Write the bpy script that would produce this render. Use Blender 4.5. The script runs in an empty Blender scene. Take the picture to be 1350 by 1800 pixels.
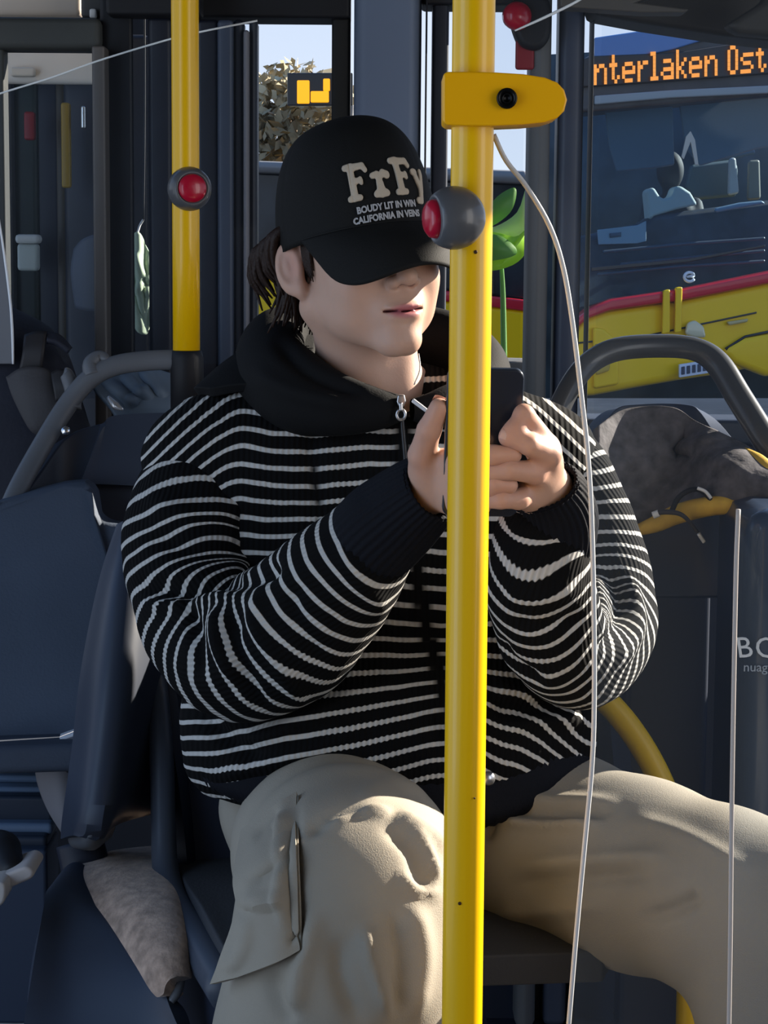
import bpy, bmesh, math, random
import numpy as np
from mathutils import Vector, Matrix

# ------------------------------------------------------------------ camera
FPX, CW, CH = 3630.0, 1350.0, 1800.0
CAM = np.array([0.0, 0.0, 1.25])
PITCH, ROLL = math.radians(7.0), math.radians(0.45)
CR = np.array(Matrix.Rotation(math.pi / 2 - PITCH, 3, 'X') @ Matrix.Rotation(ROLL, 3, 'Z'))
S = bpy.context.scene
COL = S.collection
cam_d = bpy.data.cameras.new('camera')
cam_d.sensor_fit = 'VERTICAL'; cam_d.sensor_height = 36.0; cam_d.lens = 36.0 * FPX / CH
cam_d.clip_start = 0.05; cam_d.clip_end = 200
cam = bpy.data.objects.new('camera', cam_d); COL.objects.link(cam)
cam.matrix_world = Matrix.Translation(CAM) @ Matrix(CR.tolist()).to_4x4()
S.camera = cam

# ------------------------------------------------------------------ world, sun, exposure
S.view_settings.view_transform = 'Standard'; S.view_settings.look = 'None'
S.view_settings.exposure = EXPOSURE = 0.0
S.view_settings.gamma = 1.0; S.view_settings.use_curve_mapping = False
W = bpy.data.worlds.new('sky'); S.world = W; W.use_nodes = True
wn = W.node_tree; wn.nodes.clear()
wo = wn.nodes.new('ShaderNodeOutputWorld'); wb = wn.nodes.new('ShaderNodeBackground')
wt = wn.nodes.new('ShaderNodeTexCoord'); ws = wn.nodes.new('ShaderNodeSeparateXYZ'); wr = wn.nodes.new('ShaderNodeValToRGB')
wn.links.new(wt.outputs['Generated'], ws.inputs[0]); wn.links.new(ws.outputs['Z'], wr.inputs[0])
wr.color_ramp.elements[0].position = 0.0; wr.color_ramp.elements[0].color = (0.80, 0.88, 1.0, 1)
wr.color_ramp.elements[1].position = 0.55; wr.color_ramp.elements[1].color = (0.16, 0.34, 0.72, 1)
wn.links.new(wr.outputs[0], wb.inputs['Color']); wb.inputs['Strength'].default_value = 1.1
wn.links.new(wb.outputs[0], wo.inputs['Surface'])

def lamp(name, kind, energy, color, loc, target=None, size=1.0, size_y=None, direction=None, angle=None):
    d = bpy.data.lights.new(name, kind); d.energy = energy; d.color = color
    if kind == 'AREA':
        d.shape = 'RECTANGLE'; d.size = size; d.size_y = size_y or size
    if angle is not None: d.angle = angle
    o = bpy.data.objects.new(name, d); COL.objects.link(o); o.location = loc
    v = Vector(direction) if direction else Vector(target) - Vector(loc)
    o.rotation_euler = v.to_track_quat('-Z', 'Y').to_euler()
    return o
lamp('sun', 'SUN', 17, (1.0, 0.90, 0.76), (4, 3, 4), direction=(-0.70, -0.42, -0.37), angle=0.009)
# daylight entering through the window bands beside and behind the photographer
lamp('window_daylight_left', 'AREA', 18, (0.50, 0.71, 1.0), (-1.72, 0.9, 1.45), direction=(1, 0.25, -0.12), size=0.9, size_y=2.4)
lamp('window_daylight_right', 'AREA', 19, (1.0, 0.94, 0.86), (1.72, 0.7, 1.5), direction=(-1, 0.35, -0.15), size=0.9, size_y=2.2)

# ------------------------------------------------------------------ helpers
rng = np.random.default_rng(7)
random.seed(7)
def A(*v): return np.array(v, float)
def P(px, py, Y):
    """world point seen at photo pixel (px,py) and standing at distance Y"""
    d = CR @ np.array([(px - CW / 2) / FPX, -(py - CH / 2) / FPX, -1.0])
    return CAM + d * (Y / d[1])
def project(V):
    v = (np.asarray(V) - CAM) @ CR
    return CW / 2 + FPX * v[:, 0] / -v[:, 2], CH / 2 - FPX * v[:, 1] / -v[:, 2]
def px2m(n, Y): return n * Y / FPX

def tag(o, label=None, cat=None, group=None, kind=None):
    if label: o['label'] = label
    if cat: o['category'] = cat
    if group: o['group'] = group
    if kind: o['kind'] = kind
    return o
def empty(name, loc, label=None, cat=None, group=None, kind=None):
    o = bpy.data.objects.new(name, None); COL.objects.link(o); o.location = tuple(loc)
    o.empty_display_size = 0.05
    return tag(o, label, cat, group, kind)
def link(name, me, mat, parent=None, smooth=True):
    o = bpy.data.objects.new(name, me); COL.objects.link(o)
    if mat is not None: me.materials.append(mat)
    if smooth:
        me.polygons.foreach_set('use_smooth', np.ones(len(me.polygons), bool))
    if parent is not None:
        o.parent = parent
        o.matrix_parent_inverse = Matrix.Translation(-parent_world(parent))
    return o
def parent_world(p): return Vector(p.location) if p.type == 'EMPTY' else Vector((0, 0, 0))
def mesh_of(V, F, name='m'):
    me = bpy.data.meshes.new(name)
    me.from_pydata([tuple(map(float, v)) for v in V], [], [tuple(map(int, f)) for f in F]); me.validate(); me.update()
    return me
def obj(name, V, F, mat, parent=None, smooth=True):
    return link(name, mesh_of(V, F, name), mat, parent, smooth)
def attr(o, name, vals):
    a = o.data.attributes.new(name, 'FLOAT', 'POINT'); a.data.foreach_set('value', np.asarray(vals, np.float32))
def vcol(o, name, cols):
    a = o.data.color_attributes.new(name, 'FLOAT_COLOR', 'POINT')
    c = np.ones((len(cols), 4), np.float32); c[:, :3] = cols
    a.data.foreach_set('color', c.ravel())

def catmull(pts, n):
    """resample control points (k,d) to n points through a Catmull-Rom spline"""
    p = np.asarray(pts, float); k = len(p)
    if k == 2:
        t = np.linspace(0, 1, n)[:, None]; return p[0] * (1 - t) + p[1] * t
    e = np.vstack([2 * p[0] - p[1], p, 2 * p[-1] - p[-2]])
    t = np.linspace(0, k - 1, n); i = np.minimum(t.astype(int), k - 2); f = (t - i)[:, None]
    a, b, c, d = e[i], e[i + 1], e[i + 2], e[i + 3]
    return 0.5 * ((2 * b) + (-a + c) * f + (2 * a - 5 * b + 4 * c - d) * f**2 + (-a + 3 * b - 3 * c + d) * f**3)
def grid_faces(ny, nx, wrap=False, off=0):
    F = []
    for i in range(ny - 1):
        for j in range(nx if wrap else nx - 1):
            k = (j + 1) % nx
            F.append((off + i * nx + j, off + i * nx + k, off + (i + 1) * nx + k, off + (i + 1) * nx + j))
    return F
def frames(path):
    T = np.gradient(path, axis=0); T /= np.linalg.norm(T, axis=1)[:, None] + 1e-12
    up = A(0, -1, 0) if abs(T[0][1]) < 0.9 else A(1, 0, 0)
    N = []; n = up - T[0] * (up @ T[0]); n /= np.linalg.norm(n)
    for t in T:
        n = n - t * (n @ t); n /= np.linalg.norm(n) + 1e-12; N.append(n.copy())
    N = np.array(N); return T, N, np.cross(T, N)
def tube_vf(pts, rad, n=12, res=None, caps=True, flat=1.0, spline=True):
    pts = np.asarray(pts, float)
    rad = np.full(len(pts), rad, float) if np.isscalar(rad) else np.asarray(rad, float)
    if spline:
        res = res or max(8, 6 * (len(pts) - 1) + 1)
        q = catmull(np.column_stack([pts, rad]), res); pts, rad = q[:, :3], np.maximum(q[:, 3], 1e-5)
    T, N, B = frames(pts); th = np.linspace(0, 2 * math.pi, n, endpoint=False)
    V = (pts[:, None] + rad[:, None, None] * (np.cos(th)[None, :, None] * N[:, None] * flat + np.sin(th)[None, :, None] * B[:, None])).reshape(-1, 3)
    F = grid_faces(len(pts), n, True)
    if caps:
        F.append(tuple(range(n))[::-1]); F.append(tuple((len(pts) - 1) * n + j for j in range(n)))
    return V, F
def tube(name, pts, rad, mat, parent=None, **k):
    V, F = tube_vf(pts, rad, **k); return obj(name, V, F, mat, parent)
def join_vf(parts):
    V, F, o = [], [], 0
    for v, f in parts:
        V.append(np.asarray(v, float)); F += [tuple(i + o for i in q) for q in f]; o += len(v)
    return np.vstack(V), F
def bev(o, w, seg=2, angle=35):
    m = o.modifiers.new('bevel', 'BEVEL'); m.width = w; m.segments = seg; m.limit_method = 'ANGLE'; m.angle_limit = math.radians(angle)
    m.harden_normals = False
    w_ = o.modifiers.new('normals', 'WEIGHTED_NORMAL'); w_.keep_sharp = False
    return o
def box(name, lo, hi, mat, parent=None, b=0.004):
    x0, y0, z0 = lo; x1, y1, z1 = hi
    V = [(x0, y0, z0), (x1, y0, z0), (x1, y1, z0), (x0, y1, z0), (x0, y0, z1), (x1, y0, z1), (x1, y1, z1), (x0, y1, z1)]
    F = [(0, 3, 2, 1), (4, 5, 6, 7), (0, 1, 5, 4), (1, 2, 6, 5), (2, 3, 7, 6), (3, 0, 4, 7)]
    o = obj(name, V, F, mat, parent, smooth=bool(b))
    if b: bev(o, b)
    return o
def pbox(name, px0, py0, px1, py1, Y, depth, mat, parent=None, b=0.004):
    """upright box standing at distance Y whose front covers that photo rectangle"""
    a, c = P(px0, py1, Y), P(px1, py0, Y)
    return box(name, (min(a[0], c[0]), Y, min(a[2], c[2])), (max(a[0], c[0]), Y + depth, max(a[2], c[2])), mat, parent, b)
def slab(name, pts, thick, mat, parent=None, b=0.004, axis=(0, 1, 0), seg=2):
    """outline (3D points, seen clockwise or not) given thickness along axis"""
    p = np.asarray(pts, float); n = len(p); ax = np.asarray(axis, float) * thick
    V = np.vstack([p, p + ax]); F = [tuple(range(n)), tuple(range(2 * n - 1, n - 1, -1))]
    F += [((i + 1) % n, i, n + i, n + (i + 1) % n) for i in range(n)]
    o = obj(name, V, F, mat, parent)
    bm = bmesh.new(); bm.from_mesh(o.data); bmesh.ops.recalc_face_normals(bm, faces=bm.faces); bm.to_mesh(o.data); bm.free()
    if b: bev(o, b, seg)
    return o
def spl(pts, n): return catmull(pts, n)
def patch(name, ctrl, mat, parent=None, n=(24, 24), thick=0.01, b=0.0, off=0):
    """smooth sheet through a grid of control points, given real thickness"""
    c = np.asarray(ctrl, float); r = np.array([catmull(row, n[1]) for row in c])
    g = np.array([catmull(r[:, j], n[0]) for j in range(n[1])]).transpose(1, 0, 2)
    o = obj(name, g.reshape(-1, 3), grid_faces(n[0], n[1]), mat, parent)
    if thick:
        m = o.modifiers.new('thickness', 'SOLIDIFY'); m.thickness = thick; m.offset = off
        m.use_rim = True
        if b: bev(o, b, 3, 50)
    return o
def ppatch(name, ctrl, *a, **k): return patch(name, [[P(*q) for q in row] for row in ctrl], *a, **k)
def lathe_vf(prof, n=24):
    V, m = [], len(prof)
    for r, z in prof:
        for j in range(n):
            t = 2 * math.pi * j / n; V.append((r * math.cos(t), r * math.sin(t), z))
    F = grid_faces(m, n, True); F.append(tuple(range(n))[::-1]); F.append(tuple((m - 1) * n + j for j in range(n)))
    return np.array(V), F
def orient(V, zaxis, origin):
    z = np.asarray(zaxis, float); z /= np.linalg.norm(z)
    x = np.cross(A(0, 0, 1) if abs(z[2]) < .9 else A(1, 0, 0), z); x /= np.linalg.norm(x); y = np.cross(z, x)
    return np.asarray(V) @ np.array([x, y, z]) + origin

def hit(px, py, f, y0=1.6, y1=2.7):
    """distance at which the sight line through a photo pixel first meets a modelled solid"""
    Y = np.linspace(y0, y1, 450); d = P(px, py, 1.0) - CAM
    v = f(CAM + d[None] * Y[:, None]); k = np.argmax(v < 0)
    return Y[k] if v[k] < 0 else None
# ---- signed distance modelling
def sd_cone(p, a, b, ra, rb):
    a, b = np.asarray(a, p.dtype), np.asarray(b, p.dtype); ab = b - a
    t = np.clip(((p - a) @ ab) / (ab @ ab + 1e-12), 0, 1)
    return np.linalg.norm(p - a - t[..., None] * ab, axis=-1) - (ra + (rb - ra) * t)
def sd_ell(p, c, r, R=None):
    q = p - np.asarray(c, p.dtype)
    if R is not None: q = q @ np.asarray(R, p.dtype)
    r = np.asarray(r, p.dtype); k0 = np.linalg.norm(q / r, axis=-1); k1 = np.linalg.norm(q / r**2, axis=-1) + 1e-9
    return k0 * (k0 - 1) / k1
def smin(a, b, k):
    h = np.clip(0.5 + 0.5 * (b - a) / k, 0, 1); return b * (1 - h) + a * h - k * h * (1 - h)
def smax(a, b, k): return -smin(-a, -b, k)
def surface_nets(f, lo, hi, h):
    lo, hi = np.asarray(lo, float), np.asarray(hi, float); n = np.ceil((hi - lo) / h).astype(int) + 1
    ax = [lo[i] + h * np.arange(n[i]) for i in range(3)]
    v = np.empty(n, np.float32)
    for i0 in range(0, n[0], 16):
        g = np.stack(np.meshgrid(ax[0][i0:i0 + 16], ax[1], ax[2], indexing='ij'), -1).astype(np.float32)
        v[i0:i0 + 16] = f(g)
    s = v < 0
    cnt = np.zeros(n - 1); acc = np.zeros(tuple(n - 1) + (3,))
    def sl(o): return tuple(slice(o[i], n[i] - 1 + o[i]) for i in range(3))
    for d in range(3):
        e1, e2 = [e for e in range(3) if e != d]
        for u in (0, 1):
            for w in (0, 1):
                o = [0, 0, 0]; o[e1] = u; o[e2] = w; o2 = list(o); o2[d] = 1
                a, b = v[sl(o)], v[sl(o2)]; m = s[sl(o)] != s[sl(o2)]
                t = np.where(m, a / np.where(m, a - b, 1), 0)
                cnt += m; acc[..., d] += np.where(m, t, 0); acc[..., e1] += m * u; acc[..., e2] += m * w
    act = cnt > 0; idx = -np.ones(act.shape, int); idx[act] = np.arange(act.sum())
    ijk = np.argwhere(act); V = lo + h * (ijk + acc[act] / cnt[act][:, None])
    F = []
    for d in range(3):
        e1, e2 = (d + 1) % 3, (d + 2) % 3
        sh = [slice(None)] * 3; sh2 = [slice(None)] * 3; sh[d] = slice(0, -1); sh2[d] = slice(1, None)
        m = s[tuple(sh)] != s[tuple(sh2)]
        q = np.argwhere(m); q = q[(q[:, e1] > 0) & (q[:, e2] > 0) & (q[:, e1] < n[e1] - 1) & (q[:, e2] < n[e2] - 1)]
        if not len(q): continue
        u1 = np.zeros(3, int); u1[e1] = 1; u2 = np.zeros(3, int); u2[e2] = 1
        g = lambda k: idx[k[:, 0], k[:, 1], k[:, 2]]
        quad = np.stack([g(q - u1 - u2), g(q - u2), g(q), g(q - u1)], 1)
        flip = ~s[q[:, 0], q[:, 1], q[:, 2]]
        quad[flip] = quad[flip][:, ::-1]
        F.append(quad)
    return V, np.vstack(F)
def mesh_np(name, V, F):
    me = bpy.data.meshes.new(name); V = np.asarray(V, np.float32); F = np.asarray(F, np.int32)
    me.vertices.add(len(V)); me.vertices.foreach_set('co', V.ravel())
    me.loops.add(F.size); me.loops.foreach_set('vertex_index', F.ravel())
    me.polygons.add(len(F)); me.polygons.foreach_set('loop_start', np.arange(0, F.size, F.shape[1], dtype=np.int32))
    me.update(calc_edges=True); me.validate(); return me
def normals_of(V, F):
    V = np.asarray(V); N = np.zeros_like(V); F = np.asarray(F)
    n = np.cross(V[F[:, 2]] - V[F[:, 0]], V[F[:, 3]] - V[F[:, 1]])
    for k in range(4): np.add.at(N, F[:, k], n)
    return N / (np.linalg.norm(N, axis=1)[:, None] + 1e-12)
def relax(V, F, it=2, lam=0.5):
    V = np.array(V, float); F = np.asarray(F)
    for _ in range(it):
        acc = np.zeros_like(V); c = np.zeros(len(V))
        for a, b in ((0, 1), (1, 2), (2, 3), (3, 0)):
            np.add.at(acc, F[:, a], V[F[:, b]]); np.add.at(acc, F[:, b], V[F[:, a]]); np.add.at(c, F[:, a], 1); np.add.at(c, F[:, b], 1)
        V += lam * (acc / np.maximum(c, 1)[:, None] - V)
    return V
def sculpt(V, N, strokes, front=True):
    """raise or press folds: strokes = (polyline of photo pixels, width in pixels, height in metres)"""
    x, y = project(V); q = np.column_stack([x, y]); out = np.zeros(len(V))
    view = V - CAM; face = np.clip(-(N * view).sum(1) / np.linalg.norm(view, axis=1) * 3, 0, 1) if front else 1
    for line, w, amp in strokes:
        l = catmull(line, 24); d = np.full(len(V), 1e9); tt = np.zeros(len(V))
        for i in range(len(l) - 1):
            a, ab = l[i], l[i + 1] - l[i]; t = np.clip(((q - a) @ ab) / (ab @ ab + 1e-9), 0, 1)
            dd = np.linalg.norm(q - a - t[:, None] * ab, axis=1); k = dd < d
            d[k] = dd[k]; tt[k] = (i + t[k]) / (len(l) - 1)
        out += amp * np.exp(-(d / w)**2) * np.clip(np.minimum(tt, 1 - tt) * 5, 0.0, 1)
    return V + N * (out * face)[:, None]
def noise3(V, scale, seed=0, oct=2):
    """cheap smooth value noise built from rotated sines"""
    r = np.random.default_rng(seed); out = np.zeros(len(V))
    for o in range(oct):
        for _ in range(5):
            d = r.normal(size=3); d /= np.linalg.norm(d)
            out += np.sin((V @ d) * scale * 2**o * r.uniform(.7, 1.4) + r.uniform(0, 6.28)) / 5 / 1.8**o
    return out

# ------------------------------------------------------------------ materials
MATS = {}
def mat(name, color, rough=0.5, metal=0.0, bump=0.0, bscale=200.0, var=0.0, vscale=8.0, coat=0.0, spec=0.3, emit=None, estr=0.0, sheen=0.0, trans=0.0):
    if name in MATS: return MATS[name]
    m = bpy.data.materials.new(name); m.use_nodes = True; MATS[name] = m
    nt = m.node_tree; b = nt.nodes['Principled BSDF']; c = (*color, 1)
    b.inputs['Base Color'].default_value = c; b.inputs['Roughness'].default_value = rough; b.inputs['Metallic'].default_value = metal
    b.inputs['Coat Weight'].default_value = coat; b.inputs['Coat Roughness'].default_value = 0.08
    b.inputs['Specular IOR Level'].default_value = spec; b.inputs['Sheen Weight'].default_value = sheen
    b.inputs['Transmission Weight'].default_value = trans
    if emit: b.inputs['Emission Color'].default_value = (*emit, 1); b.inputs['Emission Strength'].default_value = estr
    tc = nt.nodes.new('ShaderNodeTexCoord')
    if var:
        n = nt.nodes.new('ShaderNodeTexNoise'); n.inputs['Scale'].default_value = vscale; n.inputs['Detail'].default_value = 4
        nt.links.new(tc.outputs['Object'], n.inputs['Vector'])
        r = nt.nodes.new('ShaderNodeValToRGB'); r.color_ramp.elements[0].position = .3; r.color_ramp.elements[1].position = .7
        r.color_ramp.elements[0].color = (*[max(0, x * (1 - var)) for x in color], 1); r.color_ramp.elements[1].color = (*[min(1, x * (1 + var)) for x in color], 1)
        nt.links.new(n.outputs['Fac'], r.inputs[0]); nt.links.new(r.outputs[0], b.inputs['Base Color'])
    if bump:
        n2 = nt.nodes.new('ShaderNodeTexNoise'); n2.inputs['Scale'].default_value = bscale; n2.inputs['Detail'].default_value = 3
        nt.links.new(tc.outputs['Object'], n2.inputs['Vector'])
        bp = nt.nodes.new('ShaderNodeBump'); bp.inputs['Strength'].default_value = bump; bp.inputs['Distance'].default_value = 0.002
        nt.links.new(n2.outputs['Fac'], bp.inputs['Height']); nt.links.new(bp.outputs[0], b.inputs['Normal'])
    return m
def glass(name, tint=(1, 1, 1), refl=0.08, haze=0.0, hcol=(.6, .65, .7), rough=0.0):
    """thin pane: mostly clear, a little mirror, a little dirt"""
    m = bpy.data.materials.new(name); m.use_nodes = True; nt = m.node_tree; nt.nodes.clear()
    o = nt.nodes.new('ShaderNodeOutputMaterial'); t = nt.nodes.new('ShaderNodeBsdfTransparent'); g = nt.nodes.new('ShaderNodeBsdfGlossy')
    d = nt.nodes.new('ShaderNodeBsdfDiffuse'); m1 = nt.nodes.new('ShaderNodeMixShader'); m2 = nt.nodes.new('ShaderNodeMixShader')
    t.inputs[0].default_value = (*tint, 1); g.inputs['Roughness'].default_value = rough; d.inputs[0].default_value = (*hcol, 1)
    fr = nt.nodes.new('ShaderNodeLayerWeight'); fr.inputs['Blend'].default_value = 0.25
    mm = nt.nodes.new('ShaderNodeMath'); mm.operation = 'MULTIPLY_ADD'; mm.inputs[1].default_value = 0.5; mm.inputs[2].default_value = refl
    nt.links.new(fr.outputs['Fresnel'], mm.inputs[0])
    mm.inputs[1].default_value = refl * 2
    mm.inputs[2].default_value = refl * .4
    m2.inputs[0].default_value = haze
    if refl <= 0:
        nt.links.new(t.outputs[0], m2.inputs[1]); nt.links.new(d.outputs[0], m2.inputs[2]); nt.links.new(m2.outputs[0], o.inputs[0]); return m
    nt.links.new(t.outputs[0], m2.inputs[1]); nt.links.new(d.outputs[0], m2.inputs[2])
    nt.links.new(mm.outputs[0], m1.inputs[0]); nt.links.new(m2.outputs[0], m1.inputs[1]); nt.links.new(g.outputs[0], m1.inputs[2])
    nt.links.new(m1.outputs[0], o.inputs[0]); return m

YEL = mat('yellow_powder_coat', (0.84, 0.47, 0.0), 0.32, coat=0.25, bump=0.04, bscale=60)
YEL2 = mat('yellow_plastic', (0.88, 0.42, 0.0), 0.36, coat=0.1, bump=0.05, bscale=90)
GREYB = mat('grey_button_housing', (0.085, 0.085, 0.09), 0.3, coat=.2)
RED = mat('red_button', (0.42, 0.004, 0.025), 0.3, coat=0.4)
BLACK = mat('black_rubber', (0.008, 0.008, 0.010), 0.6)
DARK = mat('dark_trim', (0.018, 0.020, 0.026), 0.5)
NAVY = mat('blue_grey_shell', (0.034, 0.042, 0.062), 0.42, var=.12, vscale=3)
NAVYD = mat('dark_blue_shell', (0.014, 0.018, 0.032), 0.5, var=.15, vscale=3)
RAIL = mat('grey_rail', (0.12, 0.125, 0.135), 0.38, bump=.05)
PILLB = mat('blue_grey_pillar', (0.13, 0.165, 0.235), 0.45, var=.05, vscale=2)
PILLG = mat('grey_pillar', (0.105, 0.105, 0.105), 0.55, var=.08, vscale=3)
WALLD = mat('dark_blue_wall', (0.016, 0.021, 0.036), 0.5, var=.2, vscale=2)
BEIGE = mat('beige_panel', (0.42, 0.36, 0.31), 0.6)
HEADER = mat('olive_grey_header', (0.05, 0.052, 0.048), 0.6, var=.1)
GLASS = glass('window_glass', (0.96, 0.97, 0.98), 0.0, 0.004)
SCREEN = glass('screen_glass', (0.92, 0.94, 0.96), 0.0, 0.013, (.55, .62, .72))
EDGE = mat('ground_glass_edge', (0.62, 0.60, 0.58), 0.35)
# ================================================================== the setting: bus interior shell
YW = 3.30                                    # far side wall of the bus
def struct(o): o['kind'] = 'structure'; return o
FLOOR = mat('speckled_floor', (0.022, 0.030, 0.048), 0.45, var=.35, vscale=60)
struct(box('floor', (-1.75, -1.5, -0.12), (1.75, YW + 0.15, 0.0), FLOOR, b=0))
struct(box('floor_entry', (-1.75, YW + .15, -.12), (-.28, 3.95, -.002), FLOOR, b=0))
struct(box('ceiling', (-1.75, -1.5, 2.16), (1.75, YW + 0.15, 2.24), mat('ceiling_panel', (0.10, 0.10, 0.10), .6), b=0))
struct(box('wall_front', (-1.75, -1.56, 0), (1.75, -1.5, 2.16), mat('front_bulkhead', (.05, .052, .06), .6), b=0))
struct(box('wall_right', (1.75, -1.5, -0.1), (1.80, 3.4, 0.72), WALLD, b=0))
zsill = P(675, 742, YW)[2]
wl = box('wall_back', (-0.30, YW, 0.0), (1.75, YW + 0.06, zsill), WALLD, b=0); struct(wl)
xx = P(1100, 900, YW)[0]
for i in range(9):                            # upright ribs of the side lining
    w = [0.05, 0.03, 0.07, 0.04][i % 4]
    box('lining_rib', (xx, YW - 0.022, 0.30), (xx + w, YW + 0.001, zsill - 0.05), [WALLD, NAVY, WALLD, NAVYD][i % 4], wl, b=.008)
    xx += w + 0.02
zt = 2.16
def ext(name, px0, px1, py0, py1, Y, d, m, parent=None, b=.006, top=False, bottom=None):
    a, c = P(px0, py1, Y), P(px1, py0, Y)
    return box(name, (a[0], Y, a[2] if bottom is None else bottom), (c[0], Y + d, zt if top else c[2]), m, parent, b)
# pillars between the windows
struct(ext('trim_1', 618, 742, 0, 742, YW - .05, .09, PILLB, top=True, bottom=0.0, b=.02))
struct(ext('trim_2', 580, 616, 0, 742, YW - .02, .07, mat('charcoal_pillar', (.012, .012, .011), .6), top=True, bottom=0.0))
struct(ext('trim_3', 742, 752, 0, 742, YW - .055, .05, BLACK, top=True, bottom=0.0))
struct(ext('trim_4', 753, 790, 0, 742, YW - .01, .06, mat('dusk_pillar', (.03, .037, .055), .5), top=True, bottom=0.0))
struct(ext('trim_5', 922, 972, 0, 742, YW - .06, .09, PILLG, top=True, bottom=0.0, b=.015))
struct(ext('trim_6', 972, 1030, 0, 742, YW - .04, .08, mat('navy_pillar', (.045, .056, .085), .42, var=.1), top=True, bottom=0.0, b=.012))
struct(ext('trim_7', 1030, 1046, 0, 742, YW - .05, .07, BLACK, top=True, bottom=0.0))
# dark band above the windows
struct(ext('trim_8', 340, 616, -60, 30, YW - .04, .10, BLACK, top=True))
struct(ext('trim_9', 742, 925, -60, 8, YW - .02, .10, DARK, top=True))
a0 = [P(x, y, YW - .12) for x, y in ((1040, -30), (1040, 24), (1131, 41), (1275, 63), (1350, 71), (1480, 80))]
top = [A(a0[-1][0], YW - .12, zt), A(a0[0][0], YW - .12, zt)]
tr = slab('trim_10', a0[1:] + top, .12, mat('brown_black_cove', (.020, .018, .016), .5), b=.01); struct(tr)
slab('cove_ledge', [P(*q, 3.05) for q in ((985, -40), (985, 12), (1130, 22), (1204, 22), (1212, 16), (1120, 4), (1225, -40))], .05, mat('cove_ledge', (.075, .066, .055), .5), tr, b=.01)
slab('cove_wedge', [P(*q, 3.0) for q in ((1360, -40), (1345, 0), (1275, 44), (1300, 58), (1420, 70), (1420, -40))], .05, mat('cove_wedge', (.035, .033, .030), .6), tr, b=.01)
tube('cove_edge', [P(1032, -8, 2.98), P(1000, 10, 2.98), P(950, 34, 2.98), P(905, 54, 2.98)], [.0016, .002, .002, .0012], mat('bright_edge', (.85, .85, .82), .3), tr, n=8)
# window panes
def pane(name, px0, px1, py0, py1, Y=YW + .03, m=GLASS):
    return struct(pbox(name, px0, py0, px1, py1, Y, .006, m, b=0))
pane('window_1', 440, 582, 25, 760); pane('window_2', 788, 924, 0, 760); pane('window_3', 1044, 1420, -20, 760)
sill = struct(box('trim_11', (P(1040, 0, YW)[0], YW - .05, zsill - .03), (1.75, YW + .07, zsill + .012), mat('sill', (.03, .036, .05), .45), b=.008))

# ---- doorway on the left: header, posts, glazed leaf and dark recess behind it
door = struct(empty('door_1', P(90, 1350, 3.2)))
pbox('header', -90, 30, 176, 84, 3.18, .08, HEADER, door, .01)
pbox('header_cap', -90, -60, 142, 26, 3.30, .05, mat('header_cream', (.62, .53, .45), .6), door, .01)
pbox('header_trim', 142, -60, 186, 32, 3.24, .05, mat('header_trim', (.06, .06, .058), .5), door, .006)
pbox('indicator_lamp', 157, 15, 169, 32, 3.228, .012, mat('white_lamp_cover', (.8, .78, .74), .4), door, .003)
pbox('door_post', 172, 80, 184, 1290, 3.16, .05, mat('brown_grey_edge', (.11, .095, .085), .4), door, .004)
pbox('door_leaf_frame', -40, 84, 6, 640, 3.2, .04, HEADER, door, .004)
dg = glass('door_glass', (.88, .90, .93), 0, .02, (.34, .38, .44))
pbox('door_glass', 4, 84, 176, 700, 3.21, .006, dg, door, 0)
pbox('post_panel', 186, -60, 232, 1290, 3.205, .012, mat('near_black', (.004, .0045, .007), .5), door, .006)
pbox('slot_glass', 232, 28, 268, 640, 3.22, .006, dg, door, 0)
pbox('slot_post', 266, 28, 302, 1290, 3.2, .06, mat('ink_post', (.010, .012, .020), .45), door, .008)
pbox('header_black', 186, -60, 352, 26, 3.16, .06, BLACK, door, .006)
# folding leaf right of the rear pole
leaf = struct(empty('door_2', P(400, 1350, 3.2)))
for x0, x1, m in ((350, 384, 'ink_post'), (384, 410, 'slate_strip'), (410, 428, 'ink_post'), (428, 438, 'pale_strip'), (438, 452, 'ink_post')):
    mm = MATS.get(m) or mat(m, (.045, .057, .085) if m == 'slate_strip' else (.16, .15, .16), .42)
    pbox('door_rib', x0, 52 if m == 'pale_strip' else 34, x1, 1290, 3.2 - (.012 if 'strip' in m else 0), .05, mm, leaf, .006)
# recess behind the door glass; bands, ceiling, headrest and box stand in for reflections
rec = struct(empty('wall_left', P(90, 1200, 3.7)))
for x0, x1, c in ((-60, 18, (.05, .055, .06)), (18, 64, (.018, .03, .026)), (64, 104, (.014, .018, .03)), (104, 122, (.05, .038, .02)), (122, 172, (.035, .04, .052)), (172, 262, (.02, .022, .03)), (262, 330, (.03, .034, .048))):
    pbox('recess_panel', x0, 60, x1, 1250, 3.62 + (x0 % 5) * .01, .05, mat('recess_%d' % x0, c, .4, var=.3, vscale=4), rec, .01)
pbox('recess_ceiling', 0, 84, 172, 146, 3.58, .03, mat('recess_cream', (.75, .68, .58), .5), rec, .01)
pbox('recess_beam', 18, 118, 60, 134, 3.56, .02, mat('recess_light', (.62, .56, .46), .5), rec, .004)
pbox('recess_rail', 108, 180, 122, 330, 3.56, .02, mat('recess_yellow', (.30, .19, .02), .4), rec, .004)
pbox('recess_sign', 42, 196, 60, 246, 3.57, .02, mat('recess_red', (.22, .012, .014), .4), rec, .004)
pbox('recess_handle', 142, 186, 150, 226, 3.56, .02, mat('recess_chrome', (.6, .62, .6), .25, 1.0), rec, .003)
pbox('recess_box', 30, 428, 66, 476, 3.57, .03, mat('recess_pale', (.42, .46, .42), .5), rec, .006)
pbox('recess_lid', 26, 412, 68, 428, 3.56, .04, mat('recess_pale2', (.55, .56, .52), .5), rec, .006)
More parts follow.
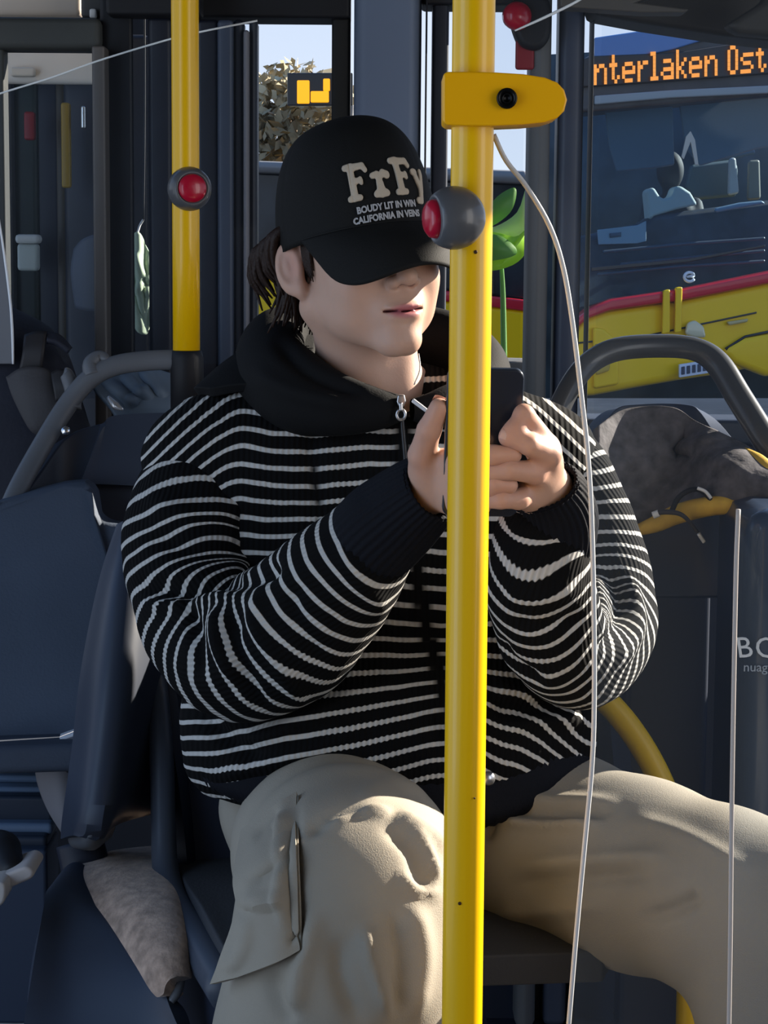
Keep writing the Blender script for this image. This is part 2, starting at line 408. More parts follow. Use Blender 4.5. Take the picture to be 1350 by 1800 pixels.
ppatch('recess_headrest', [[(138, 440, 3.56), (158, 418, 3.54), (200, 410, 3.54), (232, 436, 3.56)], [(132, 480, 3.55), (158, 480, 3.53), (200, 480, 3.53), (240, 480, 3.55)], [(140, 540, 3.56), (160, 545, 3.54), (200, 545, 3.54), (240, 545, 3.56)]], mat('recess_headrest', (.10, .115, .14), .6), rec, (16, 16), .02)
box('recess_back', (-1.75, 3.9, 0), (-0.28, 3.95, 2.2), mat('recess_back', (.012, .014, .02), .6), rec, 0)
struct(box('wall_side_left', (-1.75, 2.6, 0), (-1.70, 3.95, 0.85), WALLD, b=0))

# ================================================================== outside
ASPH = mat('asphalt', (.035, .045, .062), 1.0, var=.2, vscale=1.5, spec=0.0)
struct(box('ground', (-40, 3.6, -0.42), (40, 60, -0.32), ASPH, b=0))
# ---- yellow bus facing us beyond the window
YB = 14.0
QX0, QM = P(1045, 400, YB)[0], 0.45
def Q(px, py, dy=0.0):
    d = P(px, py, 1.0) - CAM; return CAM + d * ((YB + dy - QM * QX0) / (d[1] - QM * d[0]))
bus = empty('yellow_bus', Q(1250, 800) * A(1, 1, 0) + A(0, 0, -.32), 'yellow bus with red stripe and lit orange destination display beyond the window', 'bus')
BY = mat('bus_yellow', (.88, .55, .0), .4, coat=.1); BR = mat('bus_red', (.55, .012, .03), .3, coat=.5)
BD = mat('bus_black', (.010, .012, .016), .3, coat=.3)
def bslab(name, pts, dy, th, m, parent=bus, b=.02): return slab(name, [Q(x, y, dy) for x, y in pts], th, m, parent, b)
body = bslab('front_panel', [(1000, 585), (1030, 558), (1070, 545), (1200, 527), (1330, 500), (1640, 440), (1640, 640), (1450, 660), (1345, 640), (1290, 655), (1200, 668), (1120, 682), (1045, 696), (1000, 700)], 0, 1.2, BY, b=.06)
bslab('red_stripe', [(1000, 588), (1000, 572), (1032, 545), (1075, 526), (1200, 508), (1335, 481), (1640, 420), (1640, 442), (1332, 502), (1200, 528), (1072, 546), (1034, 560)], -.03, .3, BR, b=.02)
bslab('panel_seam', [(1000, 603), (1130, 590), (1330, 548), (1330, 551), (1130, 593), (1000, 606)], -.012, .03, BD, b=0)
bslab('bumper_seam', [(1275, 612), (1310, 590), (1380, 575), (1380, 579), (1310, 594), (1277, 616)], -.03, .06, BD, b=0)
bslab('bumper', [(1268, 616), (1310, 592), (1500, 560), (1500, 660), (1345, 662), (1290, 640)], -.05, .3, BY, b=.05)
bslab('grille_post', [(1166, 512), (1178, 508), (1178, 585), (1164, 588)], -.06, .1, BY, b=.012)
bslab('grille_post', [(1188, 506), (1200, 504), (1198, 584), (1186, 586)], -.06, .1, BY, b=.012)
hl = bslab('headlight', [(1042, 575), (1062, 578), (1082, 596), (1088, 640), (1088, 676), (1044, 684)], -.04, .15, BY, b=.02)
bslab('headlight_lens', [(1046, 604), (1066, 606), (1074, 628), (1072, 652), (1048, 660)], -.07, .05, mat('amber_lens', (.55, .36, .05), .15, coat=1), hl, .015)
bslab('door_latch', [(1278, 566), (1316, 560), (1314, 566), (1282, 572)], -.04, .04, mat('latch', (.5, .42, .2), .3), b=.008)
fog = bslab('front_lamp', [(1208, 568), (1222, 562), (1238, 574), (1242, 594), (1222, 594), (1204, 588)], -.06, .08, mat('lamp_lens', (.62, .56, .36), .12, coat=1), b=.02)
plate = bslab('licence_plate', [(1194, 641), (1252, 632), (1252, 655), (1194, 664)], -.10, .05, mat('plate_white', (.62, .68, .78), .4), b=.006)
for i in range(5):
    x = 1201 + i * 9.5; y = 652 - i * 1.6
    bslab('plate_mark', [(x - 3, y - 7), (x + 3, y - 8), (x + 3, y + 6), (x - 3, y + 7)], -.108, .02, mat('plate_ink', (.05, .06, .09), .5), plate, .003)
V, F = tube_vf([Q(1212 + 9 * math.cos(t), 487 + 8 * math.sin(t), -.06) for t in np.linspace(.5, 5.9, 14)] + [Q(1206, 487, -.06), Q(1219, 486, -.06)], .011, n=6, spline=False)
obj('round_emblem', V, F, mat('emblem', (.7, .72, .75), .3), bus)
# cab: roof band, display, visor, seats, dashboard behind the windscreen
bslab('cab_back', [(960, 96), (1640, 60), (1640, 700), (960, 700)], 1.5, .1, mat('cab_dark', (.050, .075, .095), .6, var=.4, vscale=3), b=0)
bslab('roof_band', [(1000, 118), (1045, 92), (1140, 78), (1260, 66), (1640, 52), (1640, 150), (1350, 168), (1190, 182), (1045, 196), (1000, 198)], -.02, .5, mat('cab_grey', (.075, .075, .078), .6, var=.2, vscale=4), b=.03)
bslab('visor_blue', [(1045, 66), (1180, 46), (1252, 66), (1180, 88), (1045, 116)], -.05, .05, mat('sky_blue_trim', (.06, .17, .42), .35, coat=.5), b=.01)
bslab('roof_strip', [(1045, 168), (1180, 158), (1350, 150), (1500, 146), (1500, 158), (1350, 164), (1180, 172), (1045, 184)], -.06, .05, mat('strip_pale', (.27, .31, .33), .45), b=.01)
bslab('sun_visor', [(1062, 184), (1182, 172), (1186, 290), (1150, 296), (1084, 302), (1072, 262)], .25, .03, mat('visor_teal', (.085, .125, .16), .5), b=.02)
bslab('sun_visor', [(1192, 172), (1350, 160), (1450, 158), (1450, 240), (1330, 262), (1230, 292), (1205, 260)], .30, .03, mat('visor_teal2', (.10, .14, .175), .5), b=.02)
bslab('seat_back', [(1214, 290), (1290, 280), (1298, 292), (1296, 345), (1220, 352), (1205, 330)], 1.1, .1, mat('cab_seat', (.09, .13, .14), .6), b=.03)
bslab('inner_post', [(1282, 278), (1294, 276), (1300, 340), (1280, 344)], .9, .06, mat('cab_chrome', (.45, .46, .46), .35), b=.02)
bslab('inner_post', [(1316, 282), (1336, 280), (1338, 350), (1314, 352)], .9, .06, mat('cab_tan', (.20, .19, .15), .5), b=.02)
bslab('blue_panel', [(1236, 250), (1310, 228), (1330, 270), (1240, 290)], 1.3, .05, mat('cab_blue', (.035, .10, .2), .5), b=.02)
bslab('wiper_arm', [(1198, 276), (1206, 240), (1214, 230), (1222, 246), (1228, 290), (1222, 290), (1214, 250), (1202, 280)], -.05, .03, mat('wiper_pale', (.42, .42, .38), .4), b=.004)
bslab('dashboard', [(1000, 420), (1130, 392), (1150, 376), (1228, 368), (1350, 352), (1640, 330), (1640, 520), (1340, 500), (1200, 530), (1000, 580)], .35, .5, mat('dash_dark', (.030, .040, .056), .5, var=.5, vscale=5), b=.05)
bslab('dashboard_card', [(1050, 404), (1120, 396), (1136, 388), (1136, 424), (1120, 428), (1052, 430)], .30, .02, mat('card_blue', (.26, .33, .38), .6), b=.005)
bslab('card_print', [(1072, 410), (1092, 408), (1092, 416), (1072, 418)], .292, .01, mat('card_ink', (.09, .11, .14), .6), b=0)
bslab('wheel_cover', [(1256, 366), (1300, 356), (1340, 352), (1346, 358), (1300, 366), (1258, 374)], .25, .06, mat('dash_light', (.16, .25, .33), .5), b=.02)
bslab('wiper', [(1040, 470), (1210, 455), (1345, 430), (1345, 434), (1210, 461), (1040, 477)], -.06, .03, BD, b=.004)
for yy, dx in ((440, 0), (462, 30), (480, -10)):
    bslab('dash_ridge', [(1060 + dx, yy), (1200 + dx, yy - 14), (1345, yy - 24), (1345, yy - 18), (1200 + dx, yy - 8), (1060 + dx, yy + 6)], .2, .06, mat('dash_ridge', (.055, .068, .09), .4), b=.01)
bslab('windscreen', [(1000, 200), (1045, 196), (1350, 166), (1640, 150), (1640, 425), (1335, 482), (1200, 508), (1075, 526), (1000, 545)], -.02, .012, glass('bus_windscreen', (.80, .89, .94), 0, .03, (.4, .5, .6)), b=0)
# destination display: dot matrix lettering
LET = {'i': ['010', '000', '110', '010', '010', '010', '111'], 'n': ['00000', '00000', '10110', '11001', '10001', '10001', '10001'],
 't': ['0100', '0100', '1110', '0100', '0100', '0101', '0010'], 'e': ['00000', '00000', '01110', '10001', '11111', '10000', '01110'],
 'r': ['0000', '0000', '1011', '1100', '1000', '1000', '1000'], 'l': ['110', '010', '010', '010', '010', '010', '111'],
 'a': ['00000', '00000', '01110', '00001', '01111', '10001', '01111'], 'k': ['1000', '1000', '1001', '1010', '1100', '1010', '1001'],
 'O': ['0110', '1001', '1001', '1001', '1001', '1001', '0110'], 's': ['00000', '00000', '01111', '10000', '01110', '00001', '11110'], ' ': ['00'] * 7,
 'I': ['111', '010', '010', '010', '010', '010', '111']}
disp = bslab('destination_display', [(1004, 108), (1045, 98), (1190, 92), (1345, 68), (1400, 62), (1400, 126), (1345, 130), (1190, 142), (1045, 152), (1004, 154)], -.06, .06, mat('display_black', (.035, .034, .036), .4), b=.01)
LED = mat('amber_led', (.7, .3, .05), .5, emit=(1.0, .33, .055), estr=1.0)
cx = 1026.0
for ch in 'Interlaken Ost':
    g = LET[ch]; quads = []; o_ = 0; Vs, Fs = [], []
    pitch = 4.52
    for r, row in enumerate(g):
        for c, bit in enumerate(row):
            if bit == '1':
                x = cx + (c + .5) * pitch; y = 146 - .078 * (x - 1045) - (6 - r) * 7.3
                if x < 1046: continue
                for dx, dy in ((-2.5, -3.3), (2.5, -3.5), (2.5, 3.6), (-2.5, 3.8)):
                    Vs.append(Q(x + dx, y + dy, -.075))
                for dx, dy in ((-2.5, -3.3), (2.5, -3.5), (2.5, 3.6), (-2.5, 3.8)):
                    Vs.append(Q(x + dx, y + dy, -.062))
                Fs += [tuple(o_ + k for k in f) for f in ((3, 2, 1, 0), (0, 1, 5, 4), (1, 2, 6, 5), (2, 3, 7, 6), (3, 0, 4, 7))]; o_ += 8
    if Vs: obj('led_letter', Vs, Fs, LED, disp, smooth=False)
    cx += (len(g[0]) + 1) * pitch
# driver
dm = mat('driver_shirt', (.36, .42, .40), .7); dk = mat('driver_dark', (.018, .018, .02), .7)
drv = empty('person', Q(1180, 470, .8), 'bus driver in a pale open-collared shirt behind the windscreen of the yellow bus', 'person')
c0 = Q(1180, 345, .75); u = px2m(1, 14.9)
def fdrv(p):
    d = sd_ell(p, Q(1178, 300, .75), A(24, 26, 34) * u); d = smin(d, sd_cone(p, Q(1178, 325, .75), Q(1178, 350, .78), 12 * u, 14 * u), .03)
    d = smin(d, sd_ell(p, Q(1182, 400, .8), A(44, 26, 60) * u), .05)
    for s in (-1, 1): d = smin(d, sd_cone(p, Q(1182 + s * 38, 362, .8), Q(1182 + s * 55, 430, .6), 16 * u, 12 * u), .04)
    return d
V, F = surface_nets(fdrv, c0 - A(.4, .35, .55), c0 + A(.4, .35, .4), .02)
link('body', mesh_np('body', V, F), dk, drv)
sh = [(1137, 334), (1149, 328), (1160, 345), (1166, 350), (1180, 346), (1186, 328), (1196, 326), (1214, 338), (1227, 360), (1190, 368), (1150, 380), (1142, 388)]
slab('shirt', [Q(x, y, .34) for x, y in sh], .3, dm, drv, .03)

# ---- second yellow bus further off, seen left and right of the pillar
YB2 = 19.0
b2 = empty('yellow_bus', P(690, 700, YB2) * A(1, 1, 0) + A(0, 0, -.32), 'distant yellow bus with red band, half hidden behind the cap and pillar', 'bus')
def Q2(px, py, dy=0): return P(px, py, YB2 + dy)
slab('side_panel', [Q2(447, 486), (Q2(930, 546)), Q2(930, 716), Q2(447, 690)], 2.2, BY, b2, .05)
slab('red_band', [Q2(447, 472, -.02), Q2(930, 528, -.02), Q2(930, 548, -.02), Q2(447, 488, -.02)], 2.0, BR, b2, .02)
slab('window_band', [Q2(447, 300, .1), Q2(930, 320, .1), Q2(930, 530, .1), Q2(447, 474, .1)], 1.9, mat('far_glass', (.022, .026, .030), .15, var=.6, vscale=2), b2, .04)
for x in (520, 600, 800, 860):
    slab('window_post', [Q2(x, 310, .06), Q2(x + 8, 311, .06), Q2(x + 8, 520, .06), Q2(x, 510, .06)], .1, BD, b2, .01)
slab('roof', [Q2(447, 282), Q2(930, 300), Q2(930, 324), Q2(447, 304)], 2.2, mat('far_roof', (.20, .20, .20), .5), b2, .05)
db = slab('display', [Q2(505, 128, -.3), Q2(620, 128, -.3), Q2(620, 186, -.3), Q2(505, 186, -.3)], .05, BD, None, .01)
tag(db, 'small orange lit departure board among the branches', 'sign')
pp_ = Q2(612, 186, -.27); tube('sign_post', [A(pp_[0], pp_[1], -.32), pp_], .05, BD, db, n=10)
LED2 = mat('orange_led', (.7, .3, .02), .5, emit=(1.0, .42, .01), estr=1.2)
for x0, x1, y0, y1 in ((522, 544, 141, 182), (546, 578, 160, 180), (568, 580, 138, 160), (584, 606, 141, 180)):
    slab('lit_block', [Q2(x0, y0, -.33), Q2(x1, y0, -.33), Q2(x1, y1, -.33), Q2(x0, y1, -.33)], .03, LED2, db, .01)
# ---- trees
TW = mat('twig_brown', (.30, .23, .16), .8); LF = mat('leaf_brown_green', (.40, .33, .20), .7, var=.5, vscale=1.0); LG = mat('leaf_green', (.12, .16, .04), .7, var=.5, vscale=1.0)
def tree(px, pyb, Y, crown, n, label, lm, seed):
    r = np.random.default_rng(seed); base = P(px, pyb, Y); base[2] = -.32
    t = empty('tree', base, label, 'tree', 'trees beyond the windows')
    (cx_, cy_, rx, ry) = crown; C0 = P(cx_, cy_, Y); R = A(px2m(rx, Y), px2m(rx, Y) * .8, px2m(ry, Y))
    parts = [tube_vf([base, base * .5 + C0 * .5 + A(.1, 0, 0), C0], [.16, .11, .05], n=8)]
    for k in range(26):
        d = r.normal(size=3); d /= np.linalg.norm(d); e = C0 + d * R * r.uniform(.6, 1)
        m = C0 + (e - C0) * .5 + r.normal(size=3) * .15
        parts.append(tube_vf([C0 - A(0, 0, R[2] * .4), m, e], [.045, .03, .012], n=5, res=6))
    V, F = join_vf(parts); obj('trunk', V, F, TW, t)
    d = r.normal(size=(n, 3)); d /= np.linalg.norm(d, axis=1)[:, None]; c = C0 + d * R * (r.uniform(.15, 1, (n, 1))**.45)
    s = r.uniform(.05, .11, (n, 1, 1)); a = r.normal(size=(n, 3)); b_ = r.normal(size=(n, 3)); nn = np.cross(a, b_)
    a /= np.linalg.norm(a, axis=1)[:, None]; b_ -= a * (a * b_).sum(1)[:, None]; b_ /= np.linalg.norm(b_, axis=1)[:, None]
    q = np.stack([a, b_ * .5, -a, -b_ * .5], 1) * s + c[:, None]
    q[:, 1] += nn / np.linalg.norm(nn, axis=1)[:, None] * .012
    o = link('foliage', mesh_np('foliage', q.reshape(-1, 3), np.arange(4 * n).reshape(-1, 4)), lm, t, smooth=False); o['kind'] = 'stuff'
    return t
tree(520, 700, 22.5, (520, 250, 130, 140), 2600, 'brownish leafy tree seen through the narrow window left of the cap', LF, 1)
tree(800, 700, 22.5, (800, 560, 75, 210), 1600, 'green tree seen beside the front yellow pole, right of the face', LG, 2)
# ---- pale building far behind
bld = slab('building', [P(x, y, 27) for x, y in ((-700, 240), (380, 240), (380, 720), (-700, 720))], 4, mat('dark_shelter', (.03, .034, .04), .7, var=.4, vscale=.4), None, .05)
tag(bld, 'dark station building far behind the left door glass', 'building')
# ---- pale green cloth hanging behind the narrow slot
YC = 3.42
cu_ = empty('hanging_cloth', P(250, 640, YC), 'pale green cloth hanging in the narrow slot left of the slim pole', 'cloth')
co_ = ppatch('cloth', [[(234, 424, YC), (241, 408, YC - .01), (252, 424, YC), (266, 450, YC)], [(233, 470, YC), (244, 470, YC - .02), (256, 474, YC), (268, 480, YC)], [(233, 530, YC), (246, 530, YC - .015), (256, 530, YC), (268, 530, YC)], [(236, 570, YC), (246, 586, YC - .01), (258, 586, YC), (266, 566, YC)]], mat('pale_green_cloth', (.50, .60, .42), .8), cu_, (40, 24), .006)
V = np.array([v.co for v in co_.data.vertices]); V = sculpt(V, np.tile(A(0, -1, 0), (len(V), 1)), [([(236, 440), (246, 470), (264, 500)], 4, .012), ([(238, 520), (250, 500), (264, 520)], 4, .012), ([(240, 470), (240, 520), (252, 570)], 3, -.01), ([(258, 440), (262, 500), (254, 560)], 4, .01)], False)
co_.data.vertices.foreach_set('co', V.astype(np.float32).ravel()); co_.data.update()
tube('hook', [P(241, 412, YC - .01), P(246, 396, YC), P(252, 386, YC)], .002, mat('cord_white', (.75, .74, .72), .4), cu_, n=6)
tube('hanging_cord', [P(252, 388, YC), P(254, 200, YC), P(254, -40, YC)], .0018, mat('cord_grey', (.03, .032, .036), .5), cu_, n=6)
# ---- green plant outside window between the pillars
YP = 3.85
pl = empty('plant', P(890, 640, YP), 'lime green broad-leaved plant outside the window beside the front pole', 'plant')
LIME = mat('lime_leaf', (.30, .62, .02), .4, coat=.2); MID = mat('mid_leaf', (.10, .26, .05), .45)
def leafp(pts, m, dy):
    o = slab('leaf', spl([P(x, y, YP + dy) for x, y in pts + [pts[0]]], 26)[:-1], .004, m, pl, 0); return o
leafp([(846, 398), (868, 352), (900, 330), (908, 340), (898, 372), (868, 396)], MID, 0)
leafp([(846, 402), (876, 396), (910, 372), (926, 330), (926, 404), (890, 420), (846, 436)], mat('pale_leaf', (.32, .42, .20), .5), .03)
leafp([(840, 410), (870, 408), (906, 416), (926, 404), (926, 440), (905, 464), (866, 476), (836, 470)], LIME, -.02)
leafp([(838, 424), (870, 412), (900, 428), (908, 446), (880, 456), (846, 456)], MID, -.04)
tube('stem', [P(886, 640, YP), P(884, 520, YP + .01), P(880, 440, YP)], [.006, .005, .003], MID, pl)
pot = lathe_vf([(.045, 0), (.06, .10), (.066, .105), (.06, .11), (.05, .108)], 20)
box('planter_stand', tuple(P(886, 735, YP) * A(1, 1, 0) + A(-.05, -.05, -.32)), tuple(P(886, 735, YP) + A(.05, .05, .001)), mat('pot_grey', (.1, .1, .1), .7), pl, .006)
obj('pot', orient(pot[0], (0, 0, 1), P(886, 735, YP)), pot[1], mat('pot_grey', (.1, .1, .1), .7), pl)
# ---- red signal lamp high up behind the glass
YR = 3.22
rl = empty('signal_lamp', P(925, 60, YR), 'red and black warning lamp hanging at the top of the grey pillar', 'lamp')
hous = slab('housing', spl([P(x, y, YR) for x, y in ((892, 6), (930, -14), (966, 0), (968, 60), (948, 86), (918, 80), (903, 50), (892, 6))], 28)[:-1], .06, BLACK, rl, .012)
V, F = lathe_vf([(.001, 0), (.012, .001), (.02, .008), (.022, .018), (.02, .03)], 24)
obj('red_lens', orient(V, (-.3, 1, .1), P(916, 28, YR - .02)), F, RED, rl)
pbox('red_tag', 906, 70, 940, 122, YR + .02, .012, mat('dull_red', (.22, .012, .02), .5), rl, .004)
# ================================================================== yellow poles
def stop_button(parent, c, R, face):
    face = np.asarray(face, float); face /= np.linalg.norm(face)
    prof = [(R * math.sin(t) * 1.0, -R * math.cos(t)) for t in np.linspace(0.03, 2.25, 18)]
    r0, z0 = prof[-1]
    prof += [(r0 - .0025, z0 + .0012), (r0 - .004, z0 - .001), (.001, z0 - .002)]
    V, F = lathe_vf(prof, 32); h = obj('stop_button', orient(V, face, c), F, GREYB, parent)
    rr = r0 - .0042
    V, F = lathe_vf([(rr, z0 - .004), (rr, z0 + .001), (rr * .93, z0 + .005), (rr * .7, z0 + .0078), (rr * .35, z0 + .009), (.0006, z0 + .0092)], 32)
    o = obj('push_button', orient(V, face, c), F, RED, h); o['label'] = 'round red push button'
    return h
YF = 1.75
top, bot = P(834, -60, YF), P(812, 1800, YF)
dirn = (bot - top) / np.linalg.norm(bot - top); ft = top - dirn * .25; fb = bot + dirn * ((bot[2]) / -dirn[2])
ft = top + dirn * ((2.155 - top[2]) / dirn[2])
pole = empty('grab_pole', fb, 'thick yellow grab pole with clamp bracket, standing nearest in front of the person', 'pole')
tube('pole', [fb, fb * .5 + ft * .5, ft], .0178, YEL, pole, n=40, res=12)
V, F = lathe_vf([(.045, 0), (.045, .006), (.03, .012), (.022, .03), (.0185, .032)], 32)
obj('floor_flange', orient(V, (0, 0, 1), fb), F, YEL, pole)
V, F = lathe_vf([(.045, 0), (.045, .006), (.03, .012), (.022, .03), (.0185, .032)], 32)
obj('ceiling_flange', orient(V, (0, 0, -1), ft), F, YEL, pole)
stop_button(pole, P(798, 383, 1.722), .0262, (-.93, -.30, -.06))
# clamp: a collar round the pole and a tapering tongue that grips the glass screen
def cl(x, y): return P(x, y, 1.722)
out = [(779, 131), (785, 126), (830, 126), (872, 127), (920, 130), (958, 136), (980, 145), (992, 158), (997, 175), (992, 195), (980, 207), (958, 215), (920, 219), (872, 221), (830, 221), (786, 220), (779, 214)]
ton = slab('clamp_bracket', [cl(*q) for q in out], .058, YEL2, pole, .0085, seg=5)
V, F = lathe_vf([(.0085, -.002), (.0085, .0015), (.0078, .0025), (.0062, .0025), (.0058, .0005), (.0045, .0005), (.0045, .0012), (.0030, .0012), (.0028, -.001), (.0001, -.001)], 6 * 4)
obj('clamp_bolt', orient(V, (0, -1, 0), P(891, 173, 1.7200)), F, mat('bolt_black', (.008, .008, .008), .3, .6), ton)
for x, y, rr in ((836, 443, .0016), (808, 1588, .0015), (834, 1403, .0009)):
    V, F = lathe_vf([(rr, 0), (rr, .0006), (rr * .6, .001), (.0001, .001)], 12)
    obj('paint_chip', orient(V, (0, -1, 0), P(x, y, YF - .0176)), F, mat('chip_brown', (.05, .02, .005), .7), pole)

YR2 = 2.92
rt, rb = P(325, 0, YR2), P(328, 655, YR2); rt = rt + (rt - rb) * ((2.155 - rt[2]) / (rt[2] - rb[2]))
rp = empty('grab_pole', A(rb[0], YR2, 0), 'slimmer yellow grab pole rising from the grey seat rail at the left', 'pole')
tube('pole', [rb - A(0, 0, .02), rt], .0192, YEL, rp, n=32, res=6)
V, F = lathe_vf([(.0235, 0), (.0235, .085), (.021, .095), (.0195, .096)], 32)
obj('pole_socket', orient(V, (0, 0, 1), P(329, 735, YR2)), F, BLACK, rp)
tube('lower_post', [A(rb[0], YR2, 0), P(329, 738, YR2)], .02, mat('post_black', (.02, .02, .022), .5), rp, n=20)
stop_button(rp, P(333, 332, 2.905), .0308, (.30, -.95, .02))

# ================================================================== glass screens
YG = 1.752
gs = empty('glass_screen', P(1180, 1900, YG), 'clear glass screen with curved edge, clamped beside the front yellow pole', 'glass screen')
edge = [(868, 236), (890, 282), (926, 328), (966, 396), (990, 468), (1006, 560), (1022, 690), (1034, 800), (1041, 920), (1045, 1100), (1045, 1250), (1041, 1350), (1030, 1470), (1014, 1640), (998, 1830)]
E3 = spl([P(x, y, YG) for x, y in edge], 70)
outl = [P(868, -80, YG)] + [p for p in E3] + [P(1700, 1830, YG), P(1700, -80, YG)]
slab('pane', outl, .007, SCREEN, gs, 0)
V, F = tube_vf(E3 + A(0, .0035, 0), .0022, n=10, spline=False)
obj('polished_edge', V, F, EDGE, gs)
YG2 = 1.62
g2 = empty('glass_screen', P(1400, 1900, YG2), 'second clear screen with pale upright edge at the far right, over the knee', 'glass screen')
e2 = [(1299, 896), (1295, 1000), (1291, 1200), (1287, 1450), (1285, 1640), (1282, 1830)]
E4 = spl([P(x, y, YG2) for x, y in e2], 30)
slab('pane', [p for p in E4] + [P(1600, 1830, YG2), P(1600, 896, YG2)], .006, SCREEN, g2, 0)
V, F = tube_vf(E4 + A(0, .003, 0), .0019, n=10, spline=False); obj('polished_edge', V, F, mat('beige_edge', (.50, .43, .38), .4), g2)
# rear screen beside the left pole: its slanting bright top edge
YG3 = 3.02

g3 = empty('glass_screen', P(150, 1300, YG3), 'clear screen with slanting bright top edge behind the left pole', 'glass screen')
e3 = [(-60, 186), (0, 164), (90, 136), (180, 104), (300, 68), (360, 54), (452, 36)]
E5 = spl([P(x, y, YG3 + (x - 200) * -.0001) for x, y in e3], 40)
slab('pane', [p for p in E5] + [P(452, 640, YG3), P(-60, 640, YG3)], .006, glass('rear_screen_glass', (.92, .94, .96), 0, .012, (.4, .46, .55)), g3, 0)
V, F = tube_vf(E5 + A(0, .003, 0), .0014, n=8, spline=False); obj('polished_edge', V, F, mat('bright_edge', (.85, .85, .82), .3), g3)

wp = [(-6, 360, 2.96), (2, 410, 2.96), (12, 480, 2.96), (19, 540, 2.96), (22, 592, 2.96), (23, 640, 2.96)]
tube('side_edge', [P(*k) for k in wp], [.0012, .0016, .002, .002, .002, .0016], mat('white_edge', (.85, .86, .88), .3), g3, n=8)
slab('side_panel', [P(*k) for k in wp] + [P(-60, 640, 2.96), P(-60, 360, 2.96)], .01, mat('side_grey', (.16, .165, .18), .5), g3, .002)
# ================================================================== seats
def rail_mat(): return RAIL
MOQ = mat('brown_moquette', (.40, .28, .21), .9, bump=.6, bscale=220, var=.35, vscale=70, sheen=.3)  # brown lightened in place of sun falling on seat B's cushion
CUSH = mat('slate_cushion', (.045, .056, .080), .75, bump=.25, bscale=300, var=.12, vscale=6)
CUSHL = mat('light_slate_cushion', (.060, .078, .112), .7, bump=.25, bscale=300, var=.12, vscale=5)
# -- seat A: at the left, behind, with a hooped grab rail
sA = empty('bus_seat', P(150, 1330, 2.85), 'blue-grey bus seat with hooped rail, at the left behind the slim pole', 'seat')
ppatch('shell', [[(38, 860, 2.86), (110, 772, 2.93), (210, 742, 2.95), (310, 738, 2.95), (400, 738, 2.95)],
                 [(18, 960, 2.82), (100, 950, 2.89), (210, 945, 2.91), (310, 945, 2.91), (400, 945, 2.91)],
                 [(-4, 1120, 2.78), (90, 1120, 2.84), (200, 1120, 2.86), (310, 1120, 2.86), (400, 1120, 2.86)],
                 [(-16, 1300, 2.74), (80, 1300, 2.78), (190, 1300, 2.80), (310, 1300, 2.80), (400, 1300, 2.80)]], NAVY, sA, (30, 30), .03, .008)
ppatch('head_panel', [[(178, 752, 2.915), (196, 734, 2.925), (270, 728, 2.928), (400, 728, 2.928)],
                     [(160, 800, 2.90), (190, 800, 2.905), (270, 800, 2.908), (400, 800, 2.908)],
                     [(140, 852, 2.89), (180, 852, 2.895), (270, 856, 2.898), (400, 860, 2.898)]], NAVY, sA, (16, 20), .012, .004)
slab('back_cushion', [P(x, y, Y) for x, y, Y in ((0, 880, 2.79), (30, 872, 2.80), (70, 860, 2.81), (110, 850, 2.82), (148, 847, 2.82), (160, 852, 2.82), (167, 868, 2.82), (173, 905, 2.80), (182, 918, 2.80), (215, 924, 2.80), (290, 928, 2.80), (290, 1296, 2.68), (150, 1300, 2.68), (40, 1302, 2.68), (2, 1304, 2.68), (-40, 1306, 2.68), (-40, 900, 2.79))], .05, CUSHL, sA, .012, seg=4)
sq = ppatch('seat_cushion', [[(-60, 1302, 2.80), (60, 1300, 2.80), (200, 1296, 2.80), (330, 1296, 2.80)],
                       [(-60, 1326, 2.62), (60, 1322, 2.62), (200, 1318, 2.62), (330, 1318, 2.62)],
                       [(-60, 1338, 2.50), (60, 1334, 2.50), (200, 1330, 2.50), (330, 1330, 2.50)]], CUSH, sA, (16, 20), .035, .01)
rail = [(-10, 1010, 2.78), (6, 930, 2.80), (28, 868, 2.83), (70, 790, 2.87), (118, 712, 2.90), (160, 664, 2.91), (205, 642, 2.915), (262, 634, 2.92), (318, 632, 2.92)]
tube('grab_rail', [P(*q) for q in rail], .0145, RAIL, sA, n=20, flat=.8)
tube('rail_stub', [P(124, 716, 2.905), P(128, 694, 2.91), P(118, 660, 2.92), P(112, 655, 2.92)], [.016, .011, .010, .006], RAIL, sA, n=12)
tube('rail_stub', [P(164, 660, 2.91), P(160, 640, 2.915), P(176, 628, 2.92), P(190, 634, 2.915)], [.014, .012, .010, .006], RAIL, sA, n=12)
V, F = lathe_vf([(.001, 0), (.006, .0), (.007, .004), (.005, .007), (.001, .008)], 16)
obj('rail_screw', orient(V, (0, -1, .2), P(116, 758, 2.87)), F, mat('chrome_screw', (.7, .72, .75), .2, 1.0), sA)
ppatch('under_panel', [[(-60, 1340, 2.52), (60, 1336, 2.52), (200, 1332, 2.52)], [(-60, 1350, 2.52), (60, 1346, 2.52), (200, 1344, 2.52)]], NAVYD, sA, (6, 10), .02)
